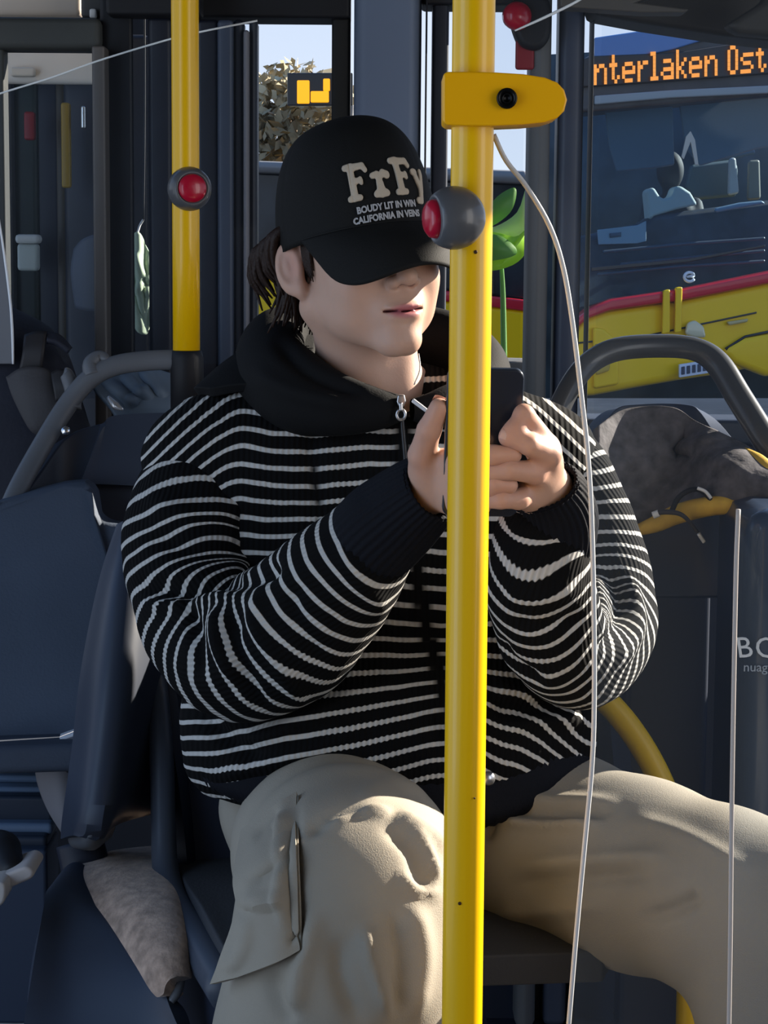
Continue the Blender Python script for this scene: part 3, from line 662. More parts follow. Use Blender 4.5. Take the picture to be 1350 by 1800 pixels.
# -- seat B: backrest next to the person, seen along its edge, its cushion lightened as if in sun
sB = empty('bus_seat', P(200, 1750, 2.42), 'dark bus seat left of the person with a sunlit brown cushion', 'seat')
ppatch('backrest', [[(222, 930, 2.60), (250, 922, 2.58), (300, 930, 2.64), (345, 950, 2.72)],
                    [(192, 1030, 2.56), (225, 1030, 2.50), (282, 1030, 2.58), (345, 1030, 2.68)],
                    [(162, 1180, 2.50), (205, 1180, 2.44), (272, 1180, 2.52), (340, 1180, 2.62)],
                    [(146, 1320, 2.46), (190, 1320, 2.40), (258, 1310, 2.50), (335, 1300, 2.60)],
                    [(130, 1440, 2.44), (172, 1428, 2.37), (222, 1400, 2.46), (330, 1385, 2.58)],
                    [(128, 1474, 2.44), (158, 1468, 2.37), (200, 1432, 2.46), (330, 1405, 2.58)]], NAVY, sB, (36, 24), .03, .01)
ppatch('backrest_cap', [[(126, 1470, 2.43), (160, 1464, 2.36), (200, 1430, 2.44)], [(130, 1482, 2.43), (160, 1482, 2.365), (196, 1452, 2.44)], [(150, 1488, 2.44), (168, 1486, 2.38), (190, 1468, 2.45)]], RAIL, sB, (10, 12), .01)
tube('hinge_post', [P(140, 1480, 2.46), P(150, 1530, 2.45), P(150, 1600, 2.44)], [.03, .03, .028], NAVYD, sB, n=14, flat=.6)
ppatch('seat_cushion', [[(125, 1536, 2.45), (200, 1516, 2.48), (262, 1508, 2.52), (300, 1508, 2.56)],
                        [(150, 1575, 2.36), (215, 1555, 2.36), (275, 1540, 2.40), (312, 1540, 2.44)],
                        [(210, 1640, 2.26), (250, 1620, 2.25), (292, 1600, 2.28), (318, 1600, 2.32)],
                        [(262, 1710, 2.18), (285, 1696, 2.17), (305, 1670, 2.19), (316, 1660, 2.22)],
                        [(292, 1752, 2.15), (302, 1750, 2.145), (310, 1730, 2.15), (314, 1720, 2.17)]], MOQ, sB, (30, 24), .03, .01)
ppatch('side_shell', [[(105, 1560, 2.40), (130, 1530, 2.43), (150, 1540, 2.42), (160, 1560, 2.41)],
                      [(78, 1600, 2.30), (120, 1580, 2.33), (190, 1612, 2.30), (222, 1645, 2.28)],
                      [(58, 1690, 2.22), (130, 1680, 2.24), (240, 1705, 2.20), (300, 1752, 2.15)],
                      [(40, 1830, 2.16), (130, 1830, 2.16), (240, 1830, 2.14), (335, 1830, 2.12)]], NAVY, sB, (30, 30), .02, .006)
tube('front_rim', [P(300, 1762, 2.14), P(312, 1740, 2.15), P(320, 1690, 2.18), P(318, 1630, 2.24)], [.004, .006, .006, .004], RAIL, sB, n=10)
# -- person's own seat
sP = empty('bus_seat', P(500, 1830, 2.4), 'bus seat the person is sitting on, grey rim and dark blue cushion', 'seat')
rim = [(255, 1040, 2.56), (262, 1120, 2.54), (276, 1220, 2.50), (284, 1330, 2.46), (287, 1440, 2.42), (291, 1530, 2.38), (308, 1590, 2.32), (350, 1660, 2.22), (402, 1745, 2.10)]
tube('shell_rim', [P(*q) for q in rim], [.010, .012, .014, .015, .015, .016, .019, .022, .022], mat('rim_grey', (.060, .070, .092), .4), sP, n=16)
ppatch('back_cushion', [[(262, 1100, 2.56), (330, 1060, 2.58), (600, 1020, 2.60), (1000, 1020, 2.60), (1060, 1060, 2.58)],
                        [(285, 1300, 2.50), (340, 1290, 2.52), (600, 1290, 2.53), (1000, 1290, 2.53), (1090, 1300, 2.50)],
                        [(300, 1500, 2.44), (350, 1500, 2.47), (600, 1500, 2.48), (1000, 1500, 2.48), (1110, 1500, 2.44)],
                        [(305, 1560, 2.44), (350, 1560, 2.46), (600, 1560, 2.46), (1000, 1560, 2.46), (1110, 1560, 2.44)]], NAVYD, sP, (24, 30), .05, .015)
ppatch('seat_cushion', [[(312, 1540, 2.44), (420, 1528, 2.46), (700, 1525, 2.46), (1080, 1530, 2.44)],
                        [(325, 1575, 2.34), (430, 1572, 2.34), (700, 1572, 2.34), (1090, 1575, 2.34)],
                        [(352, 1622, 2.24), (440, 1640, 2.22), (700, 1640, 2.20), (1090, 1640, 2.22)],
                        [(388, 1690, 2.14), (460, 1710, 2.12), (700, 1712, 2.10), (1060, 1700, 2.12)]], mat('charcoal_cushion', (.042, .044, .05), .8, bump=.3, bscale=260), sP, (24, 30), .035, .012)
ppatch('side_skirt', [[(300, 1570, 2.33), (340, 1640, 2.24), (402, 1740, 2.10)], [(318, 1720, 2.32), (350, 1780, 2.22), (395, 1850, 2.10)], [(330, 1900, 2.32), (350, 1950, 2.22), (390, 1990, 2.10)]], NAVYD, sP, (16, 20), .012)
box('pedestal', (P(560, 1700, 2.35)[0], 2.2, 0), (P(860, 1700, 2.35)[0], 2.5, .36), NAVYD, sP, .02)
# -- seat C: right, behind the person, with hooped rail; a jacket lies over it
sC = empty('bus_seat', P(1230, 1330, 2.9), 'bus seat with broad grey hooped rail at the right below the window', 'seat')
railc = [(960, 800, 2.72), (975, 740, 2.74), (1002, 680, 2.76), (1036, 638, 2.78), (1085, 614, 2.79), (1160, 608, 2.80), (1222, 614, 2.80), (1262, 640, 2.79), (1300, 700, 2.76), (1350, 780, 2.72), (1400, 860, 2.69)]
tube('grab_rail', [P(*q) for q in railc], [.015, .015, .015, .0155, .016, .016, .016, .0175, .018, .018, .018], mat('dark_rail', (.055, .058, .062), .32, coat=.2), sC, n=24)
ppatch('shell', [[(1030, 770, 2.80), (1072, 722, 2.85), (1120, 712, 2.86), (1200, 712, 2.86), (1240, 728, 2.85), (1296, 792, 2.80), (1380, 840, 2.76)],
                 [(1020, 850, 2.78), (1070, 850, 2.83), (1120, 850, 2.84), (1200, 850, 2.84), (1250, 850, 2.83), (1310, 860, 2.79), (1385, 890, 2.74)],
                 [(1010, 1050, 2.74), (1070, 1050, 2.79), (1120, 1050, 2.80), (1200, 1050, 2.80), (1250, 1050, 2.79), (1310, 1050, 2.76), (1390, 1050, 2.72)]], mat('seat_blue', (.030, .042, .072), .4, var=.1), sC, (26, 40), .025, .008)
ppatch('bench_back', [[(560, 645, 2.86), (740, 632, 2.87), (872, 655, 2.86)], [(550, 780, 2.85), (780, 770, 2.86), (990, 780, 2.85)], [(550, 900, 2.83), (780, 900, 2.84), (1020, 900, 2.83)], [(540, 1080, 2.80), (780, 1080, 2.81), (1020, 1080, 2.80)]], MATS['seat_blue'], sC, (12, 16), .025, .008)  # unseen panel added behind the person to keep sun off seat B
box('leg_panel', (P(1110, 1000, 2.8)[0], 2.84, 0), (P(1260, 1000, 2.8)[0], 2.90, P(1100, 1046, 2.8)[2]), WALLD, sC, .01)

# ---- grey-brown jacket with yellow lining and drawcord over seat C
jk = empty('jacket', P(1200, 930, 2.72), 'grey-brown jacket with yellow lining and drawcord draped over the right seat', 'jacket')
JM = mat('jacket_cloth', (.105, .095, .098), .85, bump=.7, bscale=90, var=.45, vscale=45)
jc = [[(1046, 752, 2.76), (1085, 726, 2.80), (1130, 718, 2.815), (1185, 720, 2.81), (1222, 742, 2.79), (1262, 764, 2.75), (1305, 786, 2.71), (1345, 812, 2.67), (1400, 830, 2.64)],
      [(1046, 800, 2.73), (1085, 800, 2.765), (1130, 798, 2.775), (1178, 800, 2.77), (1212, 796, 2.76), (1258, 800, 2.70), (1300, 812, 2.66), (1340, 836, 2.63), (1400, 850, 2.61)],
      [(1052, 860, 2.70), (1088, 866, 2.735), (1130, 866, 2.745), (1176, 858, 2.74), (1215, 850, 2.72), (1258, 846, 2.665), (1300, 852, 2.63), (1340, 862, 2.61), (1400, 868, 2.60)],
      [(1062, 936, 2.68), (1100, 930, 2.70), (1130, 924, 2.71), (1165, 908, 2.71), (1205, 892, 2.69), (1250, 884, 2.65), (1300, 880, 2.625), (1345, 888, 2.61), (1400, 892, 2.60)]]
jo = ppatch('cloth', jc, JM, jk, (50, 80), .012)
V = np.array([v.co for v in jo.data.vertices]); N = np.tile(A(0, -1, .2), (len(V), 1))
V = sculpt(V, N, [([(1176, 800), (1196, 778), (1216, 764)], 9, -.022), ([(1182, 812), (1200, 800), (1226, 806)], 7, -.02), ([(1196, 790), (1220, 782), (1262, 770)], 9, .012), ([(1060, 800), (1100, 820), (1150, 810)], 16, .008), ([(1210, 830), (1260, 815), (1320, 845)], 11, .010), ([(1120, 880), (1150, 850), (1190, 845)], 12, -.008)], False)
V[:, 1] += .004 * noise3(V, 60, 3); jo.data.vertices.foreach_set('co', V.astype(np.float32).ravel()); jo.data.update()
JY = mat('jacket_yellow', (.72, .44, .06), .7, bump=.3, bscale=80, var=.2, vscale=30)
tube('lining', [P(*q) for q in ((1108, 936, 2.70), (1150, 922, 2.695), (1190, 904, 2.68), (1235, 892, 2.655), (1275, 888, 2.635), (1312, 896, 2.62))], [.006, .011, .013, .013, .012, .006], JY, jk, n=10)
tube('lining_patch', [P(*q) for q in ((1306, 792, 2.695), (1326, 812, 2.665), (1345, 834, 2.64), (1372, 852, 2.62))], [.006, .014, .017, .015], JY, jk, n=12, flat=.5)
tube('drawcord', [P(*q) for q in ((1150, 902, 2.655), (1175, 900, 2.64), (1200, 906, 2.63), (1222, 930, 2.635), (1236, 952, 2.64))], [.003, .0035, .003, .0025, .002], mat('cord_dark', (.05, .045, .045), .6), jk, n=8)
tube('cord_tip', [P(1148, 906, 2.652), P(1158, 902, 2.65)], .0048, mat('cord_white', (.75, .74, .72), .4), jk, n=8)
tube('cord_tip', [P(1228, 938, 2.632), P(1238, 953, 2.635)], .0026, mat('cord_white', (.75, .74, .72), .4), jk, n=8)
tube('strap', [P(*q) for q in ((1180, 900, 2.66), (1192, 876, 2.66), (1212, 862, 2.655), (1232, 862, 2.65), (1250, 878, 2.64), (1256, 892, 2.64))], .0036, BLACK, jk, n=8)
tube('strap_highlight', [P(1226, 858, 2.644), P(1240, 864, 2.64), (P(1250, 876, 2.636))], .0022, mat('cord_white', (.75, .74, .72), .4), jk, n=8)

# ---- dark blue suitcase with white lettering at the right edge
su = empty('suitcase', P(1420, 1560, 2.50), 'dark blue suitcase with white lettering at the right edge behind the knee', 'suitcase')
SB = mat('suitcase_blue', (.028, .046, .085), .38, coat=.3, var=.15, vscale=4)
a, c = P(1296, 1560, 2.46), P(1660, 900, 2.46)
box('case', (a[0], 2.46, a[2]), (c[0], 2.70, c[2]), SB, su, .028)
for i in range(3):
    x = a[0] + .10 + i * .05
    box('groove_rib', (x, 2.454, a[2] + .03), (x + .02, 2.462, a[2] + .13), SB, su, .003)
box('handle', (a[0] + .08, 2.55, c[2] - .002), (a[0] + .2, 2.58, c[2] + .02), BLACK, su, .008)
for s in (0, 1):
    V, F = lathe_vf([(.001, -.012), (.025, -.012), (.028, 0), (.025, .012), (.001, .012)], 20)
    obj('wheel', orient(V, (1, 0, 0), A(a[0] + .05 + s * .15, 2.58, a[2] - .02)), F, BLACK, su)
WH = mat('print_white', (.72, .76, .82), .5)
def text_mesh(txt, size, thick=.0006, bold=0.0):
    cu = bpy.data.curves.new('t', 'FONT'); cu.body = txt; cu.size = size; cu.extrude = thick; cu.offset = bold; cu.resolution_u = 3
    o = bpy.data.objects.new('t', cu); COL.objects.link(o); dg = bpy.context.evaluated_depsgraph_get()
    me = bpy.data.meshes.new_from_object(o.evaluated_get(dg)); bpy.data.objects.remove(o); bpy.data.curves.remove(cu)
    return me
for i, ch in enumerate('BOL'):
    me = text_mesh(ch, .036, .0008); V = np.array([v.co for v in me.vertices])
    o = P(1292 + i * 33 + 4, 1156 + i * 1, 2.4585); R = Matrix.Rotation(math.radians(4), 3, 'Z')
    V = V @ np.array(R).T; W3 = o + np.column_stack([V[:, 0], -V[:, 2], V[:, 1] + .12 * V[:, 0] * 0])
    W3[:, 0] -= .10 * (W3[:, 2] - o[2])
    me.vertices.foreach_set('co', W3.astype(np.float32).ravel()); me.update()
    link('letter', me, WH, su, False)
me = text_mesh('nuages', .016, .0006); V = np.array([v.co for v in me.vertices]); o = P(1306, 1180, 2.4585)
me.vertices.foreach_set('co', (o + np.column_stack([V[:, 0], -V[:, 2], V[:, 1]])).astype(np.float32).ravel()); me.update()
link('small_print', me, mat('print_grey', (.35, .40, .48), .5), su, False)

# ---- yellow curved rail, a solid stand-in for a reflection in the glass screen
gr = empty('guard_rail', P(1215, 1900, 2.36), 'curved yellow guard rail arching down behind the right thigh', 'rail')
gp = [(930, 1176, 2.44), (1000, 1186, 2.42), (1050, 1218, 2.40), (1104, 1276, 2.39), (1150, 1350, 2.38), (1182, 1430, 2.37), (1206, 1530, 2.36), (1214, 1620, 2.36)]
q = [P(*k) for k in gp]; q.append(A(q[-1][0], 2.36, 0.0))
tube('rail', q, .0150, mat('old_yellow', (.46, .29, .0), .4), gr, n=20)

# ---- far left: backpack with straps, pale bag, passenger shoe, step
bp = empty('backpack', P(60, 1000, 3.0), 'dark backpack with broad straps at the far left above the seat', 'backpack')
BP = mat('backpack_navy', (.020, .022, .034), .7, bump=.3, bscale=150, var=.2); BPG = mat('backpack_grey', (.055, .052, .055), .6, bump=.2)
def fb_(p):
    d = sd_ell(p, P(-30, 760, 3.08), A(.13, .12, .20)); d = smin(d, sd_cone(p, P(0, 640, 3.06), P(60, 615, 3.06), .05, .035), .05)
    d = smin(d, sd_cone(p, P(60, 700, 3.04), P(100, 900, 3.05), .06, .09), .06); return d
V, F = surface_nets(fb_, P(0, 800, 3.08) - A(.32, .2, .3), P(0, 800, 3.08) + A(.3, .2, .35), .01)
link('bag_body', mesh_np('bag_body', relax(V, F, 2), F), BP, bp)
ppatch('strap', [[(44, 590, 2.98), (62, 584, 2.98), (82, 584, 2.98)], [(40, 620, 2.965), (58, 616, 2.965), (78, 616, 2.965)], [(34, 650, 2.965), (52, 652, 2.965), (74, 652, 2.965)]], mat('strap_black', (.028, .026, .028), .5), bp, (10, 8), .006)
ppatch('front_flap', [[(14, 664, 2.96), (40, 648, 2.955), (74, 648, 2.955), (92, 662, 2.96)], [(26, 700, 2.95), (50, 690, 2.945), (80, 690, 2.945), (98, 700, 2.95)], [(52, 748, 2.95), (64, 742, 2.945), (88, 730, 2.945), (104, 730, 2.95)], [(68, 760, 2.955), (76, 756, 2.95), (92, 745, 2.95), (106, 742, 2.955)]], BPG, bp, (20, 20), .012)
ppatch('top_loop', [[(82, 586, 2.99), (104, 592, 2.99), (124, 614, 2.99)], [(82, 600, 2.97), (100, 604, 2.97), (122, 618, 2.97)]], BP, bp, (6, 12), .008)
ppatch('strap', [[(90, 656, 2.955), (104, 650, 2.955), (116, 652, 2.955)], [(94, 680, 2.945), (106, 676, 2.945), (118, 676, 2.945)], [(98, 706, 2.945), (108, 702, 2.945), (120, 690, 2.945)]], mat('strap_black', (.028, .026, .028), .5), bp, (10, 8), .006)
bl = empty('jacket', P(235, 740, 3.08), 'crumpled pale blue-grey jacket lying behind the left seat rail', 'jacket')
bo = ppatch('cloth', [[(160, 672, 3.05), (200, 656, 3.07), (250, 648, 3.08), (300, 660, 3.08)], [(170, 690, 3.03), (205, 684, 3.04), (250, 680, 3.05), (300, 690, 3.05)], [(190, 712, 3.02), (220, 712, 3.03), (255, 708, 3.03), (300, 712, 3.03)], [(205, 735, 3.02), (230, 738, 3.03), (260, 738, 3.03), (300, 738, 3.03)]], mat('pale_blue_cloth', (.14, .18, .23), .55, var=.15), bl, (40, 40), .01)
V = np.array([v.co for v in bo.data.vertices]); V = sculpt(V, np.tile(A(0, -1, .2), (len(V), 1)), [([(180, 668), (210, 690), (240, 712)], 6, .014), ([(215, 660), (240, 684), (270, 700)], 6, .014), ([(250, 652), (270, 676), (292, 700)], 6, .014), ([(222, 715), (250, 690), (262, 684)], 5, .012)], False)
bo.data.vertices.foreach_set('co', V.astype(np.float32).ravel()); bo.data.update()
tube('silver_edge', [P(190, 698, 3.0), P(202, 712, 2.995), P(216, 720, 2.99)], [.003, .006, .002], mat('silver', (.8, .8, .82), .2, .6), bl, n=8)
pb = empty('paper_bag', P(110, 1480, 2.62), 'pale grey folded paper bag wedged behind the seat at the lower left', 'bag')
pbo = ppatch('front_face', [[(62, 1322, 2.62), (100, 1306, 2.60), (150, 1288, 2.60)], [(66, 1370, 2.60), (104, 1370, 2.57), (150, 1370, 2.58)], [(84, 1420, 2.60), (112, 1430, 2.57), (150, 1440, 2.58)], [(112, 1466, 2.60), (125, 1472, 2.58), (150, 1478, 2.58)]], mat('grey_paper', (.17, .165, .18), .7), pb, (24, 20), .004)
ppatch('top_face', [[(62, 1321, 2.62), (100, 1304, 2.60), (150, 1286, 2.60)], [(64, 1312, 2.70), (104, 1292, 2.70), (150, 1276, 2.70)]], mat('white_paper', (.70, .70, .72), .7), pb, (6, 12), .004)
tube('crease', [P(82, 1324, 2.592), P(104, 1350, 2.575), P(138, 1376, 2.572)], .004, mat('paper_shadow', (.10, .09, .11), .7), pb, n=6, flat=.4)
# step edges at floor level; sunlit and shaded bands put into their colours
stp = struct(empty('floor_step', P(40, 1420, 2.9)))
for i, (y0, y1, m) in enumerate(((1334, 1352, 'step_bright'), (1352, 1364, 'step_dark'), (1364, 1376, 'step_bright'), (1384, 1396, 'step_bright'), (1400, 1446, 'step_dark'), (1448, 1468, 'step_bright'), (1470, 1494, 'step_dark'), (1494, 1800, 'step_mid'))):
    mm = MATS.get(m) or mat(m, {'step_bright': (.10, .145, .22), 'step_dark': (.02, .028, .045), 'step_mid': (.035, .048, .078)}[m], .4)
    pbox('step_tread', -160, y0, 92 if i < 6 else 82, y1, 2.80 - i * .02, .10, mm, stp, .006)
shp = empty('shoe', P(30, 1590, 2.3), 'black shoe with white sole of a passenger at the lower left edge', 'shoe')
def fsh(p):
    d = sd_cone(p, P(-60, 1470, 2.35), P(8, 1492, 2.3), .024, .016); d = smin(d, sd_cone(p, P(4, 1490, 2.3), P(24, 1528, 2.26), .014, .010), .02); d = smin(d, sd_cone(p, P(-50, 1530, 2.3), P(10, 1530, 2.27), .016, .012), .03); return d
V, F = surface_nets(fsh, P(-10, 1520, 2.3) - A(.12, .12, .1), P(-10, 1520, 2.3) + A(.12, .12, .1), .005)
link('upper', mesh_np('upper', V, F), mat('shoe_black', (.008, .008, .010), .5), shp)
slab('sole', spl([P(x, y, 2.23) for x, y in ((-40, 1548), (0, 1540), (30, 1528), (46, 1524), (58, 1532), (56, 1544), (36, 1554), (4, 1566), (-40, 1572), (-40, 1548))], 30)[:-1], .07, mat('sole_white', (.42, .38, .36), .7), shp, .006)
slab('toe_patch', spl([P(x, y, 2.20) for x, y in ((-30, 1556), (4, 1552), (10, 1570), (2, 1592), (-30, 1600), (-30, 1556))], 24)[:-1], .05, mat('toe_cream', (.40, .37, .35), .7), shp, .006)
# ================================================================== the person
per = empty('person', P(700, 1830, 2.3) * A(1, 1, 0), 'seated person in black cap, striped zip hoodie and beige cargo trousers, looking at a phone', 'person')
# ---- head frame: x to the viewer's right, -y forward, z up
HC = P(635, 458, 2.28); HS = .95
HR = np.array(Matrix.Rotation(math.radians(-5), 3, 'Y') @ Matrix.Rotation(math.radians(27), 3, 'Z') @ Matrix.Rotation(math.radians(-3), 3, 'X'))
def Hw(v): return np.asarray(v, float) * HS @ HR.T + HC
def Hl(v): return (np.asarray(v, float) - HC) @ HR / HS
NB = Hl(P(652, 700, 2.335)); CHN = Hl(P(690, 738, 2.345))
def f_head(p):
    x = np.abs(p[..., 0]); q = np.stack([x, p[..., 1], p[..., 2]], -1)
    d = sd_ell(p, (0, .012, .045), (.076, .096, .083))
    d = smin(d, sd_ell(p, (0, -.028, -.012), (.063, .066, .080)), .03)
    d = smin(d, sd_cone(q, (.054, .004, -.045), (.011, -.070, -.095), .017, .0165), .028)       # jaw
    d = smin(d, sd_ell(p, (0, -.083, -.096), (.017, .016, .015)), .020)
    d = smin(d, sd_ell(q, (.040, -.040, -.052), (.022, .030, .030)), .025)                        # chin
    d = smin(d, sd_ell(q, (.040, -.060, -.024), (.022, .022, .024)), .022)                     # cheek
    d = smin(d, sd_ell(p, (0, -.079, -.060), (.029, .022, .026)), .018)                        # muzzle
    d = smin(d, sd_ell(q, (.028, -.076, .032), (.024, .014, .009)), .016)                      # brow
    d = smax(d, -sd_ell(q, (.031, -.094, .012), (.017, .013, .011)), .012)                     # eye socket
    d = smin(d, sd_ell(q, (.031, -.075, .011), (.0135, .0125, .0115)), .004)                   # lidded eye
    d = smin(d, sd_cone(p, (0, -.088, .018), (0, -.1105, -.026), .0075, .0098), .010)          # nose bridge
    d = smin(d, sd_ell(p, (0, -.1125, -.028), (.0098, .0095, .0088)), .006)
    d = smin(d, sd_ell(q, (.0125, -.1005, -.0325), (.0072, .0095, .0068)), .006)               # wings
    d = smax(d, -sd_ell(q, (.0062, -.1075, -.0395), (.0036, .005, .0035)), .003)               # nostrils
    xx = x / .025
    d = smin(d, sd_ell(p, (0, -.0965, -.0595), (.021, .0075, .0046)), .005)                    # upper lip
    d = smin(d, sd_ell(p, (0, -.0955, -.0700), (.018, .0078, .0056)), .005)                    # lower lip
    crease = np.sqrt((p[..., 2] + .0645 - .0022 * xx**2)**2 + np.maximum(0, -p[..., 1] - .12)**2 + np.maximum(0, x - .024)**2 + np.maximum(0, p[..., 1] + .086)**2)
    d = smax(d, -(crease - .0011), .0022)
    d = smax(d, -sd_ell(p, (0, -.110, -.049), (.0035, .006, .007)), .004)                      # philtrum
    # ears
    Re = np.array(Matrix.Rotation(math.radians(-14), 3, 'X') @ Matrix.Rotation(math.radians(-32), 3, 'Z'))
    e = sd_ell(q, (.0838, .016, -.002), (.0080, .0190, .0320), Re)
    e = smin(e, sd_ell(q, (.0765, .004, -.028), (.0065, .008, .010)), .008)
    e = smax(e, -sd_ell(q, (.0900, .0115, .002), (.0066, .0125, .0225), Re), .003)
    e = smin(e, sd_ell(q, (.0848, .0185, .000), (.0036, .0040, .013), Re), .003)
    d = smin(d, e, .006)
    # neck and upper chest
    d = smin(d, sd_cone(p, (0, .028, -.055), NB, .054, .056), .026)
    d = smin(d, sd_ell(p, CHN, (.10, .055, .055)), .05)
    d = smin(d, sd_cone(p, (-.058, .02, -.05), Hl(P(690, 706, 2.292)), .009, .009), .03)
    d = smin(d, sd_cone(p, (.058, .02, -.05), Hl(P(712, 706, 2.292)), .009, .009), .03)
    return d
hV, hF = surface_nets(f_head, (-.155, -.145, -.30), (.155, .13, .14), .0023)
hV = relax(hV, hF, 1, .4)
hl = hV.copy()
skin = A(.49, .305, .225); cols = np.tile(skin, (len(hl), 1))
def blot(mask, c, k=1.0):
    global cols
    m = np.clip(mask, 0, 1)[:, None] * k; cols = cols * (1 - m) + A(*c) * m
ax_ = np.abs(hl[:, 0])
lipm = np.clip(1.5 - np.hypot(hl[:, 0] / .0235, (hl[:, 2] + .0645) / .0098)**2 * 1.5, 0, 1) * (hl[:, 1] < -.085)
lipm *= np.clip(1 - np.maximum(0, hl[:, 2] + .0570) / .003, 0, 1)
blot(lipm, (.40, .125, .135), .95)
blot(np.exp(-((hl[:, 2] + .0645 - .0022 * (ax_ / .025)**2) / .0013)**2) * (ax_ < .0245) * (hl[:, 1] < -.082), (.16, .03, .045), .9)
blot(np.exp(-((ax_ - .08) / .012)**2 - ((hl[:, 1] - .01) / .02)**2 - (hl[:, 2] / .03)**2), (.48, .21, .155), .5)
blot(np.exp(-((ax_ - .042) / .02)**2 - ((hl[:, 2] + .02) / .018)**2) * (hl[:, 1] < -.03), (.49, .265, .19), .4)
blot(np.exp(-((hl[:, 2] - .0345 + .25 * (ax_ - .03)**2 * 40) / .0035)**2) * (ax_ > .012) * (ax_ < .05) * (hl[:, 1] < -.05), (.03, .02, .016), .85)   # eyebrows
blot(np.exp(-((hl[:, 2] - .0045 - ((ax_ - .031) / .0135)**2 * .003) / .0012)**2) * (np.abs(ax_ - .031) < .0145) * (hl[:, 1] < -.07), (.02, .015, .014), .9)   # lash line
blot((np.hypot(np.hypot((ax_ - .0062) / .004, (hl[:, 2] + .0385) / .004), (hl[:, 1] + .106) / .008) < 1) * 1.0, (.14, .06, .05), .7)
headV = Hw(hl)

# ---- hands: each finger a chain of joints, blended into the palm
def H(px, py, Y): return P(px, py, Y)
def chain(p, pts, radii, k=.006, d=None):
    for i in range(len(pts) - 1):
        e = sd_cone(p, pts[i], pts[i + 1], radii[i], radii[i + 1]); d = e if d is None else smin(d, e, .0035)
    return d
def hand(palm, fingers, kp=.010):
    def f(p):
        d = None
        for a, b, ra, rb in palm:
            e = sd_cone(p, a, b, ra, rb); d = e if d is None else smin(d, e, .018)
        for pts, rad in fingers: d = smin(d, chain(p, pts, rad), kp if len(pts) > 3 else kp * .6)
        return d
    return f
# viewer's right hand (behind the phone, fingers wrapped over its back)
Lw = H(992, 912, 2.06)
Lpalm = [(Lw, H(962, 868, 2.02), .022, .019), (H(962, 862, 2.015), H(960, 812, 1.985), .018, .0145), (H(962, 866, 2.015), H(938, 846, 1.985), .018, .0135), (H(966, 882, 2.03), H(922, 872, 1.99), .016, .012)]
Lf = [([H(962, 812, 1.99), H(962, 784, 1.967), H(921, 729, 1.945), H(906, 752, 1.940), H(901, 772, 1.946)], [.0125, .0112, .0098, .0086, .0076]),
      ([H(960, 826, 1.985), H(966, 800, 1.955), H(930, 782, 1.937), H(892, 769, 1.938)], [.012, .0112, .0097, .0086]),
      ([H(948, 846, 1.985), H(940, 831, 1.955), H(895, 826, 1.938), H(846, 834, 1.942)], [.0118, .0108, .0094, .0084]),
      ([H(930, 870, 1.985), H(912, 877, 1.962), H(880, 878, 1.945), H(836, 880, 1.95)], [.0108, .0100, .0088, .0078]),
      ([H(975, 850, 2.02), H(950, 800, 2.03), H(925, 770, 2.03), H(905, 752, 2.022)], [.014, .0125, .0105, .009])]
# viewer's left hand: thumb side up along the phone edge, fingers wrapped behind the pole
Rw = H(722, 900, 2.04)
Rpalm = [(Rw, H(768, 842, 2.01), .022, .019), (H(752, 824, 1.998), H(796, 815, 1.985), .0165, .0145), (H(770, 848, 2.01), H(804, 856, 1.985), .018, .015), (H(772, 866, 2.012), H(806, 886, 1.995), .014, .011)]
Rf = [([H(752, 832, 2.002), H(742, 800, 1.985), H(754, 756, 1.968), H(772, 717, 1.962)], [.0160, .0135, .0114, .0096]),
      ([H(790, 815, 1.985), H(822, 800, 1.950), H(866, 800, 1.937), H(902, 799, 1.940)], [.012, .0108, .0095, .0085]),
      ([H(795, 845, 1.985), H(828, 842, 1.952), H(868, 850, 1.942), H(896, 853, 1.946)], [.012, .0105, .009, .008]),
      ([H(798, 868, 1.985), H(826, 866, 1.958), H(852, 868, 1.95), H(872, 866, 1.952)], [.0115, .010, .009, .008]),
      ([H(795, 885, 1.992), H(812, 892, 1.968), H(832, 894, 1.958), H(850, 892, 1.958)], [.010, .009, .008, .007])]
def bounds(palm, fingers, m=.035):
    pts = np.array([q for a, b, *_ in palm for q in (a, b)] + [q for f, _ in fingers for q in f]); return pts.min(0) - m, pts.max(0) + m
parts = [(headV, [tuple(f) for f in hF])]; pc = [cols]
for palm, fing in ((Lpalm, Lf), (Rpalm, Rf)):
    lo, hi = bounds(palm, fing); V, F = surface_nets(hand(palm, fing), lo, hi, .0018); V = relax(V, F, 1, .4)
    c = np.tile(A(.49, .30, .22), (len(V), 1))
    for pts, rad in fing:                                            # redder knuckles and finger tips, paler nails
        for j in range(1, len(pts)):
            dd = np.linalg.norm(V - pts[j], axis=1); m = np.exp(-(dd / (rad[j] * 1.5))**2)[:, None] * .4; c = c * (1 - m) + A(.48, .22, .16) * m
    parts.append((V, [tuple(f) for f in F])); pc.append(c)
